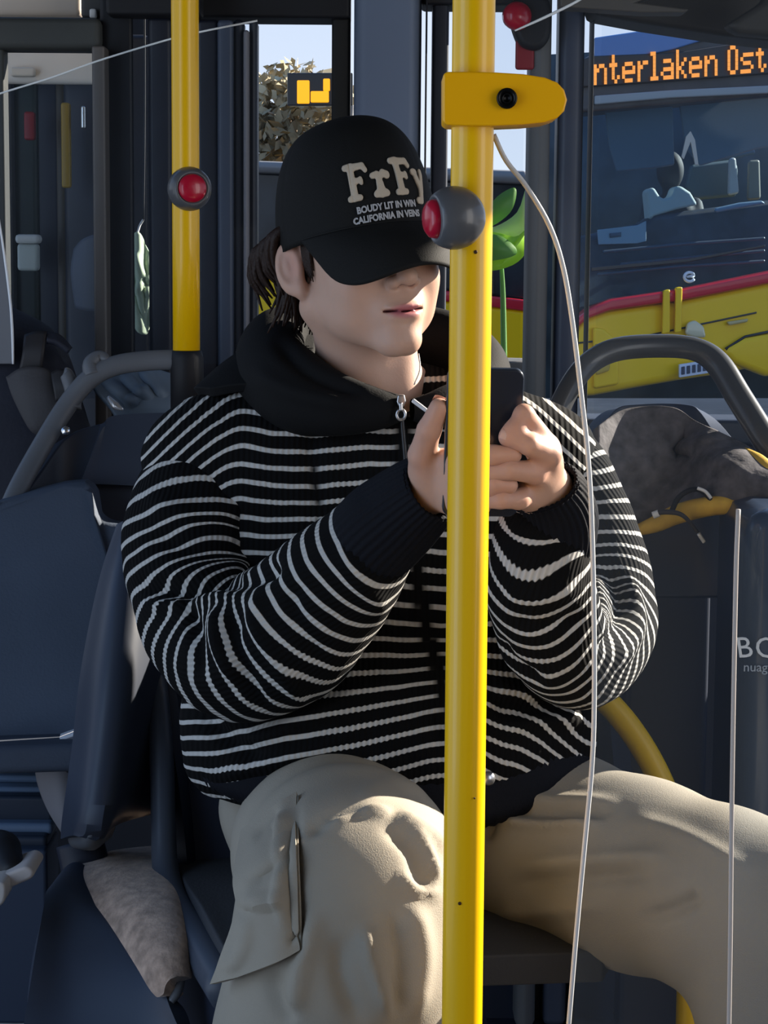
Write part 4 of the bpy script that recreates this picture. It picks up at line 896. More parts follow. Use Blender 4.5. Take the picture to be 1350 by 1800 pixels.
# ---- torso, arms and legs under the clothes
SHL, SHR = P(360, 780, 2.40), P(965, 780, 2.38)
ELL, ELR = P(392, 1110, 2.24), P(1035, 1135, 2.24)
FAL, FAR = [P(500, 1105, 2.155), P(630, 972, 2.085)], [P(966, 1095, 2.115), P(956, 960, 2.05)]
HIPL, HIPR = P(560, 1440, 2.40), P(860, 1440, 2.40)
KNL, KNR = P(620, 1580, 1.96), P(1400, 1642, 2.03)
ANL, ANR = A(KNL[0] - .02, 1.98, .10), A(KNR[0] - .04, 2.02, .10)
def f_body(p):
    d = sd_ell(p, P(670, 900, 2.40), (.15, .075, .17)); d = smin(d, sd_ell(p, P(690, 1300, 2.40), (.14, .075, .16)), .06)
    d = smin(d, sd_cone(p, SHL, SHR, .045, .045), .04); d = smin(d, sd_cone(p, P(655, 720, 2.37), P(655, 860, 2.40), .05, .08), .05)
    for s, e, w, h, k, a, fa in ((SHL, ELL, Rw, HIPL, KNL, ANL, FAL), (SHR, ELR, Lw, HIPR, KNR, ANR, FAR)):
        d = smin(d, sd_cone(p, s, e, .028, .026), .02); 
        for u_, v_ in zip([e] + fa, fa + [w]): d = smin(d, sd_cone(p, u_, v_, .027, .024), .015)
        d = smin(d, sd_cone(p, h, k, .06, .046), .04); d = smin(d, sd_cone(p, k, a, .045, .034), .03)
        d = smin(d, sd_cone(p, a + A(0, .02, -.06), a + A(0, -.16, -.075), .032, .024), .03)
    return d
V, F = surface_nets(f_body, (-.45, 1.72, -.02), (.65, 2.55, 1.15), .011)
parts.append((V, [tuple(f) for f in F])); pc.append(np.tile(A(.49, .30, .22), (len(V), 1)))
bV, bF = join_vf(parts)
SK = mat('skin', (.45, .28, .21), .48, bump=.06, bscale=500)
nt = SK.node_tree; ca = nt.nodes.new('ShaderNodeVertexColor'); ca.layer_name = 'tone'; nt.links.new(ca.outputs[0], nt.nodes['Principled BSDF'].inputs['Base Color'])
pb_ = nt.nodes['Principled BSDF']; pb_.inputs['Subsurface Weight'].default_value = .12; pb_.inputs['Subsurface Radius'].default_value = (.010, .004, .002); pb_.inputs['Subsurface Scale'].default_value = .4
bo = link('body', mesh_np('body', bV, np.array(bF)), SK, per); vcol(bo, 'tone', np.vstack(pc))
# finger nails on the tips that show
NL = mat('nail', (.55, .36, .31), .25)
def nail(tip, prev, out, r):
    d = tip - prev; d /= np.linalg.norm(d); n = np.asarray(out, float) - d * (np.asarray(out, float) @ d); n /= np.linalg.norm(n); s = np.cross(d, n)
    G = []
    for u in np.linspace(-1, 1, 5):
        for v in np.linspace(-1, 1, 7):
            G.append(tip + d * (u * r * .75 + r * .15) + s * (v * r * .62) + n * (r * (1.04 - .28 * v * v - .10 * (u > .9))))
    obj('finger_nail', G, grid_faces(5, 7), NL, bo)
nail(Rf[0][0][-1], Rf[0][0][-2], (-.35, .8, .3), .0100)
nail(Lf[1][0][-1], Lf[1][0][-2], (-.1, -1, .5), .0086); nail(Lf[0][0][-1], Lf[0][0][-2], (-.4, -1, 0), .0076)

# ---- hair: locks round the ear and nape below the cap
HA = mat('dark_brown_hair', (.020, .010, .007), .5, bump=.4, bscale=400, spec=.18)
hp = []; r = np.random.default_rng(11)
def lock(pts, r0, r1): hp.append(tube_vf([Hw(q) for q in pts], [r0, r0 * 1.1, (r0 + r1) / 2 * 1.05, r1][:len(pts)], n=6, res=11, flat=.55))
for s in (-1, 1):
    for k in range(46):                                              # nape and behind the ear
        t = k / 45; a = math.radians(8 + 92 * t)                      # angle from side to back
        R1 = A(.0795 * math.cos(a), .012 + .099 * math.sin(a), 0); z0 = .03 + r.uniform(-.01, .01); l = -.050 - .022 * t + r.uniform(-.016, .012)
        fl = 1.06 + r.uniform(0, .16); sw = r.normal() * .008
        R1[0] *= s
        lock([R1 * .95 + A(0, 0, z0), R1 * 1.06 + A(sw * .3, .002, z0 - .03), R1 * A(.98, 1.0, 0) + A(sw, .004, l + .03), R1 * A(fl * .93, fl * .97, 0) + A(sw * 1.6, .006, l)], .0062, .0008)
    for k in range(18):                                              # wing of hair curling out over the ear
        y = .018 + .004 * k; z0 = .048 - .001 * k
        lock([A(s * .074, y, z0), A(s * (.092 + .004 * math.sin(k)), y + .010, z0 - .012), A(s * (.094 + .004 * math.sin(k * 1.7)), y + .018, z0 - .040), A(s * (.080 + r.uniform(-.004, .006)), y + .016, z0 - .066 + r.uniform(-.01, .006))], .0058, .0010)
    for k in range(7):                                              # short sideburn
        y = -.022 + .0026 * k
        lock([A(s * .0715, y, .040), A(s * .0735, y + .002, .018), A(s * .0725, y + .004, .0), A(s * .0690, y + .005, -.014 + r.uniform(-.008, .006))], .0034, .0006)
V, F = join_vf(hp); obj('hair', V, F, HA, per)
def f_cap_hair(p): return np.maximum(sd_ell(p, (0, .016, .040), (.0795, .0985, .085)), np.maximum(-(p[..., 1] - .022 + (p[..., 2] - .02) * -.6), -(p[..., 2] + .046)))
V, F = surface_nets(f_cap_hair, (-.1, -.1, -.08), (.1, .14, .14), .004); V = relax(V, F, 2)
link('hair_base', mesh_np('hair_base', Hw(V), F), HA, per)

# ---- cap
CAPM = mat('black_twill', (.0042, .0042, .0040), .75, bump=.25, bscale=900, spec=.2)
CT = np.array(Matrix.Rotation(math.radians(-3.5), 3, 'X'))
CO = A(0, .004, .023)
def capP(th, h):
    """th: angle from the front, h: 0 at the rim .. 1 at the crown (cap frame -> world)"""
    th, h = np.broadcast_arrays(np.asarray(th, float), np.asarray(h, float))
    fr = np.cos(th)                                                  # 1 front, -1 back
    ang = np.clip(h, 0, 1) * math.pi / 2
    prof = np.cos(ang)**(.60 + .04 * fr); zz = .141 * np.sin(ang)**(.94 - .10 * fr)
    r = np.clip(.0900 + .0035 * (fr < 0) * fr**2 * 0, 0, 1)
    x = .0895 * np.sin(th) * prof; y = -.1080 * fr * prof
    seam = sum(np.exp(-(((th - c + math.pi) % (2 * math.pi) - math.pi) / .016)**2) for c in (math.radians(60 * k + 30) for k in range(6)))
    k = 1 - .008 * seam * (h < .96)
    dent = .0035 * np.sin(3 * th + .6) * np.sin(ang) * np.cos(ang)
    v = np.stack([x * (k + dent / .09), y * (k + dent / .1), zz - .004 + .003 * np.cos(th)], -1)
    return v
def capW(v): return Hw(v @ CT.T + CO)
nh, nth = 44, 160
hh = np.linspace(0, 1, nh); tt = np.linspace(-math.pi, math.pi, nth, endpoint=False)
G = capP(tt[None, :], hh[:, None] * .999); crown_o = obj('cap', capW(G.reshape(-1, 3)), grid_faces(nh, nth, True), CAPM, per)
crown_o['label'] = 'black baseball cap with raised cream lettering'
m_ = crown_o.modifiers.new('thickness', 'SOLIDIFY'); m_.thickness = .0025; m_.offset = -1
V, F = lathe_vf([(.0005, .0035), (.005, .003), (.0085, .001), (.0095, -.002), (.009, -.005)][::-1], 20)
obj('cap_button', capW(V + capP(0, .999) * A(0, 0, 1)), F, CAPM, crown_o)
# brim: curved, dropping at the sides
def brimP(a, t):
    a, t = np.broadcast_arrays(np.asarray(a, float), np.asarray(t, float))
    base = capP(a, 0 * a + .012) @ CT.T + CO
    bb = a * 1.05; xo = .079 * np.sin(bb); yo = -.066 - .094 * np.cos(bb)
    out = np.stack([xo, yo, -.018 - 7.0 * xo**2], -1)
    t = t * np.clip(np.cos(a / 1.26 * math.pi / 2), 0, 1)**.20
    v = base * (1 - t[..., None]) + out * t[..., None]
    v[..., 1] -= .007 * np.sin(math.pi * t); v[..., 2] += .006 * np.sin(math.pi * t)
    return v
na, nb = 60, 20
G = brimP(np.linspace(-1.27, 1.27, na)[None, :], np.linspace(0, 1, nb)[:, None])
br = obj('brim', Hw(G.reshape(-1, 3)), grid_faces(nb, na), CAPM, crown_o); m_ = br.modifiers.new('thickness', 'SOLIDIFY'); m_.thickness = .0032; m_.offset = 0
tube('brim_seam', capW(capP(np.linspace(-1.25, 1.25, 40), .015) * A(1.012, 1.012, 1)), .0011, mat('seam_black', (.003, .003, .003), .8), crown_o, n=6, res=80)
# raised lettering, modelled flat then wrapped over the front of the crown
LETM = mat('cream_felt', (.44, .37, .285), .85, bump=.35, bscale=500)
def wrap(V, cx, cz, scale=1.0, lift=0.0, tilt=0.0):
    x, z = V[:, 0] * scale, V[:, 1] * scale
    x, z = x * math.cos(tilt) - z * math.sin(tilt), x * math.sin(tilt) + z * math.cos(tilt)
    x = x + cx; z = z + cz
    th = x / .100; h = np.arcsin(np.clip((z + .001) / .141, 0, .995)**(1 / .84)) / (math.pi / 2)
    e = 1e-3; p = capP(th, h); n = np.cross(capP(th + e, h) - p, capP(th, np.minimum(h + e, .999)) - p); n /= np.linalg.norm(n, axis=1)[:, None] + 1e-12
    n *= np.sign((n * (p * A(1, 1, .3))).sum(1))[:, None]
    return capW(p + n * (V[:, 2:3] + lift))
STK = {  # strokes: x0,y0,r0,x1,y1,r1 in letter units (cap height 1)
 'F': [(.16, .09, .085, .46, .09, .085), (.30, .12, .115, .27, .88, .105), (.10, .90, .085, .30, .90, .10), (.28, .88, .10, .66, .88, .085), (.66, .88, .085, .74, .76, .075), (.28, .52, .09, .54, .52, .075), (.54, .56, .065, .56, .45, .06)],
 'r': [(.14, .10, .09, .50, .10, .09), (.20, .12, .11, .44, .12, .11), (.32, .14, .15, .30, .55, .095), (.10, .60, .085, .26, .62, .10), (.30, .52, .09, .46, .64, .10), (.46, .64, .10, .58, .58, .115)],
 'y': [(.08, .62, .085, .22, .62, .085), (.16, .62, .10, .32, .22, .085), (.52, .64, .085, .54, .60, .085), (.53, .62, .075, .34, .12, .09), (.34, .14, .09, .26, -.16, .085), (.26, -.16, .085, .14, -.14, .10)]}
def letter(ch, x0, size):
    st = STK[ch]
    def f(p):
        d = None; q = p.copy()
        for ax0, ay, ar, bx, by, br_ in st:
            a, b = A(ax0, ay), A(bx, by); ab = b - a; t = np.clip(((p[..., :2] - a) @ ab) / (ab @ ab + 1e-9), 0, 1)
            e = np.linalg.norm(p[..., :2] - a - t[..., None] * ab, axis=-1) - (ar + (br_ - ar) * t); d = e if d is None else smin(d, e, .03)
        return smax(d, np.abs(p[..., 2]) - .045, .04)
    V, F = surface_nets(f, (-.08, -.36, -.11), (.92, 1.06, .11), .025); V = relax(V, F, 1, .4)
    V = V * size; V[:, 0] += x0; V[:, 2] *= .9
    return V, F
sz = .0425; adv = [0, .86, 1.58, 2.40]
for ch, a_ in zip('FrFy', adv):
    V, F = letter(ch, a_ * sz, sz * (1.04 if ch == 'F' else 1.0))
    V[:, 0] *= .90; W3 = wrap(V, -.062, .0318, 1.0, .0012, .02)
    link('cap_letter', mesh_np('cap_letter', W3, F), LETM, crown_o)
for txt, cz, cx_, s_ in (('BOUDY LIT IN WIN', .0185, -.050, .0104), ('CALIFORNIA IN VEINS', .0072, -.056, .0104)):
    me = text_mesh(txt, s_, .0005, .0004); bm = bmesh.new(); bm.from_mesh(me); bmesh.ops.triangulate(bm, faces=bm.faces)
    bmesh.ops.subdivide_edges(bm, edges=[e for e in bm.edges if e.calc_length() > .004], cuts=1); bm.to_mesh(me); bm.free()
    V = np.array([v.co for v in me.vertices]); V[:, 0] *= .86; W3 = wrap(V, cx_, cz, 1.0, .0012, .03)
    me.vertices.foreach_set('co', W3.astype(np.float32).ravel()); me.update(); link('cap_small_print', me, mat('print_silver', (.36, .36, .37), .5), crown_o, False)

# ---- hoodie
KN = bpy.data.materials.new('striped_knit'); KN.use_nodes = True; nt = KN.node_tree; B = nt.nodes['Principled BSDF']; B.inputs['Roughness'].default_value = .88
B.inputs['Specular IOR Level'].default_value = .1
def nd(t, op=None, *ins):
    n = nt.nodes.new(t)
    if op: n.operation = op
    for i, v in enumerate(ins):
        if v is None: continue
        if hasattr(v, 'links') or hasattr(v, 'is_linked'): nt.links.new(v, n.inputs[i])
        else: n.inputs[i].default_value = v
    return n.outputs[0]
def at_(name): n = nt.nodes.new('ShaderNodeAttribute'); n.attribute_name = name; return n.outputs['Fac']
M_ = 'ShaderNodeMath'
tcn = nt.nodes.new('ShaderNodeTexCoord'); nz = nt.nodes.new('ShaderNodeTexNoise'); nz.inputs['Scale'].default_value = 26; nz.inputs['Detail'].default_value = 2
nt.links.new(tcn.outputs['Object'], nz.inputs['Vector'])
nz2 = nt.nodes.new('ShaderNodeTexNoise'); nz2.inputs['Scale'].default_value = 9; nt.links.new(tcn.outputs['Object'], nz2.inputs['Vector'])
st_, be_, pl_ = at_('stripe'), at_('bead'), at_('plain')
jit = nd(M_, 'MULTIPLY_ADD', nz.outputs['Fac'], .22, -.11)
s1 = nd(M_, 'ADD', st_, jit); fr_ = nd(M_, 'FRACT', s1); dist = nd(M_, 'ABSOLUTE', nd(M_, 'SUBTRACT', fr_, .5))
bs = nd(M_, 'SINE', nd(M_, 'MULTIPLY', be_, 6.2832)); bsel = nd(M_, 'MULTIPLY', nd(M_, 'SMOOTH_MIN', 1.0, nd(M_, 'MAXIMUM', nd(M_, 'MULTIPLY_ADD', nz2.outputs['Fac'], 5.0, -2.1), 0.0), .1), bs)
wid = nd(M_, 'MULTIPLY_ADD', bsel, .030, .164)
msk = nd(M_, 'DIVIDE', nd(M_, 'SUBTRACT', wid, dist), .035)
cl_ = nt.nodes.new('ShaderNodeClamp'); nt.links.new(msk, cl_.inputs[0])
msk2 = nd(M_, 'MULTIPLY', cl_.outputs[0], nd(M_, 'SUBTRACT', 1.0, pl_))
shade = nd(M_, 'MULTIPLY_ADD', bsel, .20, .80)
mixc = nt.nodes.new('ShaderNodeMix'); mixc.data_type = 'RGBA'; mixc.inputs['A'].default_value = (.20, .195, .185, 1); mixc.inputs['B'].default_value = (.50, .485, .455, 1)
nt.links.new(shade, mixc.inputs['Factor'])
mix2 = nt.nodes.new('ShaderNodeMix'); mix2.data_type = 'RGBA'; mix2.inputs['A'].default_value = (.0032, .0032, .0035, 1)
nt.links.new(msk2, mix2.inputs['Factor']); nt.links.new(mixc.outputs['Result'], mix2.inputs['B']); nt.links.new(mix2.outputs['Result'], B.inputs['Base Color'])
bmp = nt.nodes.new('ShaderNodeBump'); bmp.inputs['Distance'].default_value = .003; bmp.inputs['Strength'].default_value = .7
hgt = nd(M_, 'MULTIPLY_ADD', bs, .18, msk2); nt.links.new(hgt, bmp.inputs['Height']); nt.links.new(bmp.outputs[0], B.inputs['Normal'])
RIB = mat('navy_rib_knit', (.0036, .0044, .0078), .8, bump=.3, bscale=300, spec=.15)
HOODM = mat('black_jersey', (.0040, .0041, .0046), .8, bump=.2, bscale=400, spec=.15)
PITCHS = .0186                                                        # stripe spacing

# torso: stacked rings
rows = [(632, 655, 40, 2.375, .035), (648, 655, 120, 2.375, .055), (668, 655, 205, 2.37, .070), (690, 656, 292, 2.368, .082), (722, 654, 358, 2.365, .093), (765, 650, 394, 2.36, .102),
        (830, 650, 404, 2.358, .110), (930, 664, 366, 2.352, .122), (1040, 672, 345, 2.345, .132), (1140, 675, 352, 2.335, .140), (1230, 680, 368, 2.325, .142), (1300, 682, 372, 2.32, .142), (1350, 684, 362, 2.32, .138), (1378, 686, 338, 2.325, .128)]
R_ = catmull(np.array(rows, float), 110); nth = 240; th = np.linspace(0, 2 * math.pi, nth, endpoint=False)
V = np.zeros((len(R_), nth, 3))
for i, (py, cx_, hw, Yc, hd) in enumerate(R_):
    c = P(cx_, py, Yc); a = px2m(hw, Yc); e = 2.0 / 2.5
    V[i, :, 0] = c[0] + a * np.sign(np.cos(th)) * np.abs(np.cos(th))**e; V[i, :, 1] = c[1] - hd * np.sign(np.sin(th)) * np.abs(np.sin(th))**e; V[i, :, 2] = c[2]
V = V.reshape(-1, 3); TF = np.array(grid_faces(len(R_), nth, True))
N = -normals_of(V, TF); N *= np.sign(((N * (V - P(670, 1000, 2.36)))).sum(1))[:, None]
xw, zw = V[:, 0].copy(), V[:, 2].copy(); px_, py_ = project(V)
zref = P(670, 700, 2.28)[2]; mpp = 2.28 / FPX
X = 675 + xw / mpp; Yq = 700 + (zref - zw) / mpp                       # metric chart of the front, in units of the stripe plan
dl = np.maximum(0, 430 - X); drop = dl**2 / (dl + 60); dr = np.maximum(0, X - 900); drop += dr**2 / (dr + 50)
low = np.clip((Yq - 1080) / 140, 0, 1)
wav = lambda X: np.interp(X, [300, 330, 405, 480, 600, 700, 790, 850, 900, 960, 1010, 1060], [0, 10, 62, 30, 0, -22, -40, -20, 25, -6, 10, -10])
wav = sum(wav(X + d_) for d_ in (-40, -27, -14, 0, 14, 27, 40)) / 7
mid = np.interp(X, [400, 480, 560, 640, 720], [0, 12, 4, -8, 0]) * np.clip(1 - (Yq - 700) / 250, 0, 1)
stripe = (Yq - drop - wav * low - mid + 5 * np.sin(X / 70 + Yq / 90)) * mpp / PITCHS
plain = np.zeros(len(V))
zipx = np.interp(Yq, [690, 950, 1100, 1300, 1390], [708, 722, 752, 815, 850]); plain = np.maximum(plain, np.clip((17 - np.abs(X - zipx)) / 5, 0, 1))
seamx = np.interp(Yq, [700, 760, 900], [538, 541, 562]); plain = np.maximum(plain, np.clip((5 - np.abs(X - seamx)) / 3, 0, 1) * (Yq < 930))
Vt = sculpt(V, N, [([(560, 720), (548, 800), (566, 920)], 10, -.006), ([(700, 720), (712, 860), (735, 1050)], 14, .004), ([(330, 1230), (400, 1300), (470, 1330)], 16, -.014), ([(400, 1320), (520, 1270), (640, 1215), (760, 1190)], 18, .012), ([(360, 1370), (500, 1330), (640, 1280)], 16, .010),
    ([(400, 1290), (520, 1240), (620, 1195)], 14, -.012), ([(860, 1240), (940, 1250), (1030, 1215)], 16, -.012), ([(860, 1200), (930, 1215), (990, 1190)], 14, .010), ([(880, 1275), (960, 1262), (1040, 1270)], 14, .010), ([(430, 800), (520, 820), (640, 800)], 30, .005)])
Vt += N * (.0035 * noise3(V, 28, 5) + .0012 * noise3(V, 90, 6))[:, None]
hoodie = obj('hoodie', Vt, [tuple(f) for f in TF], KN, per); hoodie['label'] = 'black hoodie with cream knitted stripes'
attr(hoodie, 'stripe', stripe); attr(hoodie, 'bead', X * mpp / .0062); attr(hoodie, 'plain', plain)
# hem band
hr = [(1318, 684, 358, 2.318, .136), (1352, 686, 362, 2.315, .140), (1384, 690, 356, 2.312, .138), (1402, 694, 338, 2.318, .128), (1406, 694, 320, 2.325, .118)]
Rr = catmull(np.array(hr, float), 24); HV = np.zeros((len(Rr), nth, 3))
for i, (py, cx_, hw, Yc, hd) in enumerate(Rr):
    c = P(cx_, py, Yc); a = px2m(hw, Yc); e = 2.0 / 2.5
    HV[i, :, 0] = c[0] + a * np.sign(np.cos(th)) * np.abs(np.cos(th))**e; HV[i, :, 1] = c[1] - (hd + .002) * np.sign(np.sin(th)) * np.abs(np.sin(th))**e
    xq = 675 + HV[i, :, 0] / mpp
    lift = np.interp(xq, [300, 420, 480, 600, 790, 860, 960, 1050], [38, 30, 20, 0, -2, 2, 22, 52]) * mpp
    HV[i, :, 2] = c[2] + lift + (.0015 * np.sin(th * 110))
HV = HV.reshape(-1, 3); obj('hem_band', HV, grid_faces(len(Rr), nth, True), RIB, hoodie)

def sleeve(ctrl, strokes, s0, seed, twist=0.0, n=96, res=120):
    c = np.array([list(P(x, y, Y)) + [px2m(r, Y)] for x, y, Y, r in ctrl]); q = catmull(c, res); path, rad = q[:, :3], q[:, 3]
    T, Nn, Bn = frames(path); t = np.linspace(0, 2 * math.pi, n, endpoint=False)
    D = np.cos(t)[None, :, None] * Nn[:, None] + np.sin(t)[None, :, None] * Bn[:, None]
    V = (path[:, None] + rad[:, None, None] * D).reshape(-1, 3); F = np.array(grid_faces(res, n, True)); N = D.reshape(-1, 3)
    arc = np.concatenate([[0], np.cumsum(np.linalg.norm(np.diff(path, axis=0), axis=1))])
    s = np.repeat(arc, n); tt = np.tile(t, res)
    rr = np.repeat(rad, n)
    st = s / PITCHS + s0 + .22 * np.sin(2 * tt + seed) * np.clip(s / .1, 0, 1) + .12 * np.sin(3 * tt + 9 * s)
    be = tt * rr / .0062
    fade = np.clip(np.minimum(s, arc[-1] - s) / .03, 0, 1)
    V = V + N * (fade * (.0045 * noise3(V, 34, seed) + .0015 * noise3(V, 95, seed + 1)))[:, None]
    V = sculpt(V, N, strokes)
    return V, [tuple(f) for f in F], st, be
def add_sleeve(*a, **k):
    V, F, st, be = sleeve(*a, **k); o = obj('sleeve', V, F, KN, hoodie); attr(o, 'stripe', st); attr(o, 'bead', be); attr(o, 'plain', np.zeros(len(V))); return o
add_sleeve([(385, 862, 2.372, 100), (366, 884, 2.352, 130), (352, 930, 2.325, 137), (350, 1000, 2.295, 134), (366, 1082, 2.25, 128), (426, 1138, 2.195, 132), (505, 1115, 2.150, 132), (570, 1046, 2.115, 116), (630, 972, 2.085, 94), (680, 916, 2.06, 74), (706, 892, 2.05, 62)],
    [([(228, 1030), (330, 1035), (450, 1010), (490, 985)], 16, -.016), ([(240, 1062), (340, 1060), (420, 1030)], 12, .010), ([(330, 1040), (345, 1120), (345, 1200)], 12, -.010), ([(385, 1060), (385, 1130), (420, 1200)], 13, .012),
     ([(420, 1060), (410, 1130), (440, 1200), (470, 1260)], 12, -.009), ([(470, 1020), (450, 1090), (500, 1180), (540, 1250)], 13, .010), ([(520, 1020), (520, 1090), (580, 1180)], 14, -.006), ([(250, 880), (350, 905), (470, 885)], 22, .007), ([(250, 940), (360, 965), (480, 955)], 18, -.007), ([(600, 950), (640, 1030), (680, 1080)], 18, .006)], .35, 21)
add_sleeve([(955, 770, 2.368, 70), (985, 830, 2.355, 84), (1022, 920, 2.34, 90), (1050, 1020, 2.315, 96), (1058, 1105, 2.27, 98), (1018, 1150, 2.19, 98), (972, 1112, 2.12, 98), (952, 1040, 2.075, 96), (950, 978, 2.05, 90), (955, 930, 2.045, 82), (960, 905, 2.045, 74)],
    [([(870, 1120), (900, 1170), (960, 1205)], 12, -.010), ([(880, 1040), (950, 1050), (1030, 1030)], 14, .006), ([(890, 1090), (960, 1100), (1030, 1080)], 13, -.005), ([(1060, 980), (1090, 1060), (1060, 1150)], 13, -.010), ([(1100, 1000), (1120, 1100), (1080, 1180)], 12, .009), ([(1040, 1000), (1060, 1080), (1050, 1130)], 10, .008)], .1, 33)
# ribbed cuffs
def cuff(ctrl):
    c = np.array([list(P(x, y, Y)) + [px2m(r, Y)] for x, y, Y, r in ctrl]); q = catmull(c, 26); T, Nn, Bn = frames(q[:, :3]); t = np.linspace(0, 2 * math.pi, 144, endpoint=False)
    V = (q[:, None, :3] + (q[:, 3][:, None, None] + .0009 * np.sin(36 * t)[None, :, None]) * (np.cos(t)[None, :, None] * Nn[:, None] + np.sin(t)[None, :, None] * Bn[:, None])).reshape(-1, 3)
    o = obj('cuff', V, grid_faces(26, 144, True), RIB, hoodie); m = o.modifiers.new('thickness', 'SOLIDIFY'); m.thickness = .004; m.offset = -1
cuff([(652, 950, 2.072, 84), (676, 926, 2.062, 84), (704, 902, 2.050, 80), (732, 878, 2.034, 73), (756, 860, 2.020, 66), (762, 856, 2.017, 62)])
cuff([(958, 958, 2.062, 78), (966, 932, 2.050, 84), (974, 905, 2.038, 78), (972, 878, 2.024, 68), (962, 858, 2.012, 60), (960, 854, 2.010, 56)])

# hood lying on the shoulders
hood = [(706, 718, 2.245, 24), (655, 718, 2.24, 40), (586, 708, 2.25, 58), (518, 686, 2.285, 76), (476, 650, 2.345, 80), (490, 610, 2.42, 74), (570, 596, 2.465, 70), (670, 596, 2.475, 70), (770, 606, 2.46, 66), (832, 634, 2.42, 62), (850, 664, 2.35, 60), (822, 704, 2.29, 48), (772, 718, 2.255, 36), (724, 720, 2.245, 20)]
c = np.array([list(P(x, y, Y)) + [px2m(r, Y)] for x, y, Y, r in hood]); q = catmull(c, 120); T, Nn, Bn = frames(q[:, :3]); t = np.linspace(0, 2 * math.pi, 48, endpoint=False)
V = (q[:, None, :3] + q[:, 3][:, None, None] * (np.cos(t)[None, :, None] * Nn[:, None] * .8 + np.sin(t)[None, :, None] * Bn[:, None])).reshape(-1, 3); N = V - np.repeat(q[:, :3], 48, 0); N /= np.linalg.norm(N, axis=1)[:, None] + 1e-9
HF = np.array(grid_faces(120, 48, True)); V = sculpt(V, N, [([(480, 590), (540, 650), (640, 690)], 12, -.010), ([(440, 650), (520, 690), (640, 715)], 14, .006)]); V += N * (.003 * noise3(V, 30, 8))[:, None]
obj('hood', V, [tuple(f) for f in HF], HOODM, hoodie)
ppatch('hood_back', [[(470, 572, 2.42), (510, 560, 2.44), (556, 566, 2.45)], [(462, 600, 2.38), (505, 600, 2.39), (552, 612, 2.40)], [(456, 640, 2.35), (500, 645, 2.34), (548, 655, 2.34)]], HOODM, hoodie, (14, 14), .02, .008)
# yoke: plain black shoulders
ppatch('yoke', [[(345, 690, 2.36), (400, 640, 2.36), (460, 606, 2.38), (520, 600, 2.38)], [(350, 688, 2.335), (405, 655, 2.33), (465, 635, 2.33), (530, 650, 2.32)], [(372, 690, 2.31), (430, 682, 2.295), (490, 688, 2.28), (560, 712, 2.27)]], HOODM, hoodie, (16, 20), .012, .004)
# zip
ZM = mat('zip_metal', (.42, .42, .43), .3, .9)
zp = [(706, 702), (707, 740), (712, 800), (718, 880)]
zy = lambda y: 2.268 - (y - 700) * .00008
zt_ = tube('zip_teeth', [P(x, y, 2.243) for x, y in zp], .0026, mat('zip_dark', (.03, .03, .032), .35, .6), hoodie, n=8)
zs = slab('zip_slider', [P(x, y, 2.225) for x, y in ((699, 694), (711, 694), (714, 706), (709, 716), (701, 716), (697, 706))], .010, ZM, hoodie, .0015)
V, F = tube_vf([P(705 + 7.5 * math.cos(a), 729 + 9 * math.sin(a), 2.222) for a in np.linspace(-1.4, 2 * math.pi - 1.75, 22)], .0017, n=8, spline=False); obj('zip_pull_ring', V, F, ZM, hoodie)
tube('zip_pull', [P(704, 708, 2.222), P(705, 722, 2.221)], .0022, ZM, hoodie, n=8)
tube('drawcord_tip', [P(726, 704, 2.225), P(738, 713, 2.220), P(750, 722, 2.215)], [.0024, .0024, .0022], mat('cord_pale', (.55, .55, .56), .5), hoodie, n=8)
V, F = lathe_vf([(.001, 0), (.007, 0), (.008, .004), (.006, .007), (.001, .008)], 16); obj('hem_snap', orient(V, (.4, -1, .2), P(856, 1368, 2.17)), F, ZM, hoodie)
tube('zip_teeth', [P(790, 1250, 2.17), P(826, 1330, 2.17), P(850, 1372, 2.172)], .003, mat('zip_dark', (.03, .03, .032), .35, .6), hoodie, n=8)
tube('neck_cord', [P(736, 622, 2.275), P(738, 650, 2.262), P(728, 676, 2.25)], .0008, mat('necklace', (.35, .33, .32), .4), hoodie, n=6)

# ---- trousers
TR = mat('beige_twill', (.30, .265, .21), .8, bump=.25, bscale=700, var=.06, vscale=6)
def f_tr(p):
    d = sd_ell(p, P(690, 1420, 2.37), (.205, .115, .10))
    L = [(560, 1468, 2.33, .098), (590, 1500, 2.20, .106), (612, 1545, 2.05, .108), (618, 1590, 1.955, .104), (604, 1700, 1.94, .104), (580, 1830, 1.96, .110), (580, 2400, 2.02, .105)]
    Rr_ = [(870, 1470, 2.35, .100), (980, 1490, 2.28, .102), (1120, 1535, 2.18, .098), (1280, 1590, 2.08, .092), (1400, 1640, 2.02, .088), (1395, 1760, 2.03, .090), (1370, 2000, 2.06, .09), (1360, 2400, 2.08, .09)]
    for ch in (L, Rr_):
        for a, b in zip(ch, ch[1:]): d = smin(d, sd_cone(p, P(*a[:3]), P(*b[:3]), a[3], b[3]), .035)
    return d
V, F = surface_nets(f_tr, (-.32, 1.78, .05), (.62, 2.52, .82), .0058); V = relax(V, F, 2)
N = normals_of(V, F); N *= np.sign(np.einsum('ij,ij->i', N, V - (V + N * .01)) * -1)[:, None]
V = V + N * (.0016 * noise3(V, 18, 41) + .0008 * noise3(V, 55, 42))[:, None]
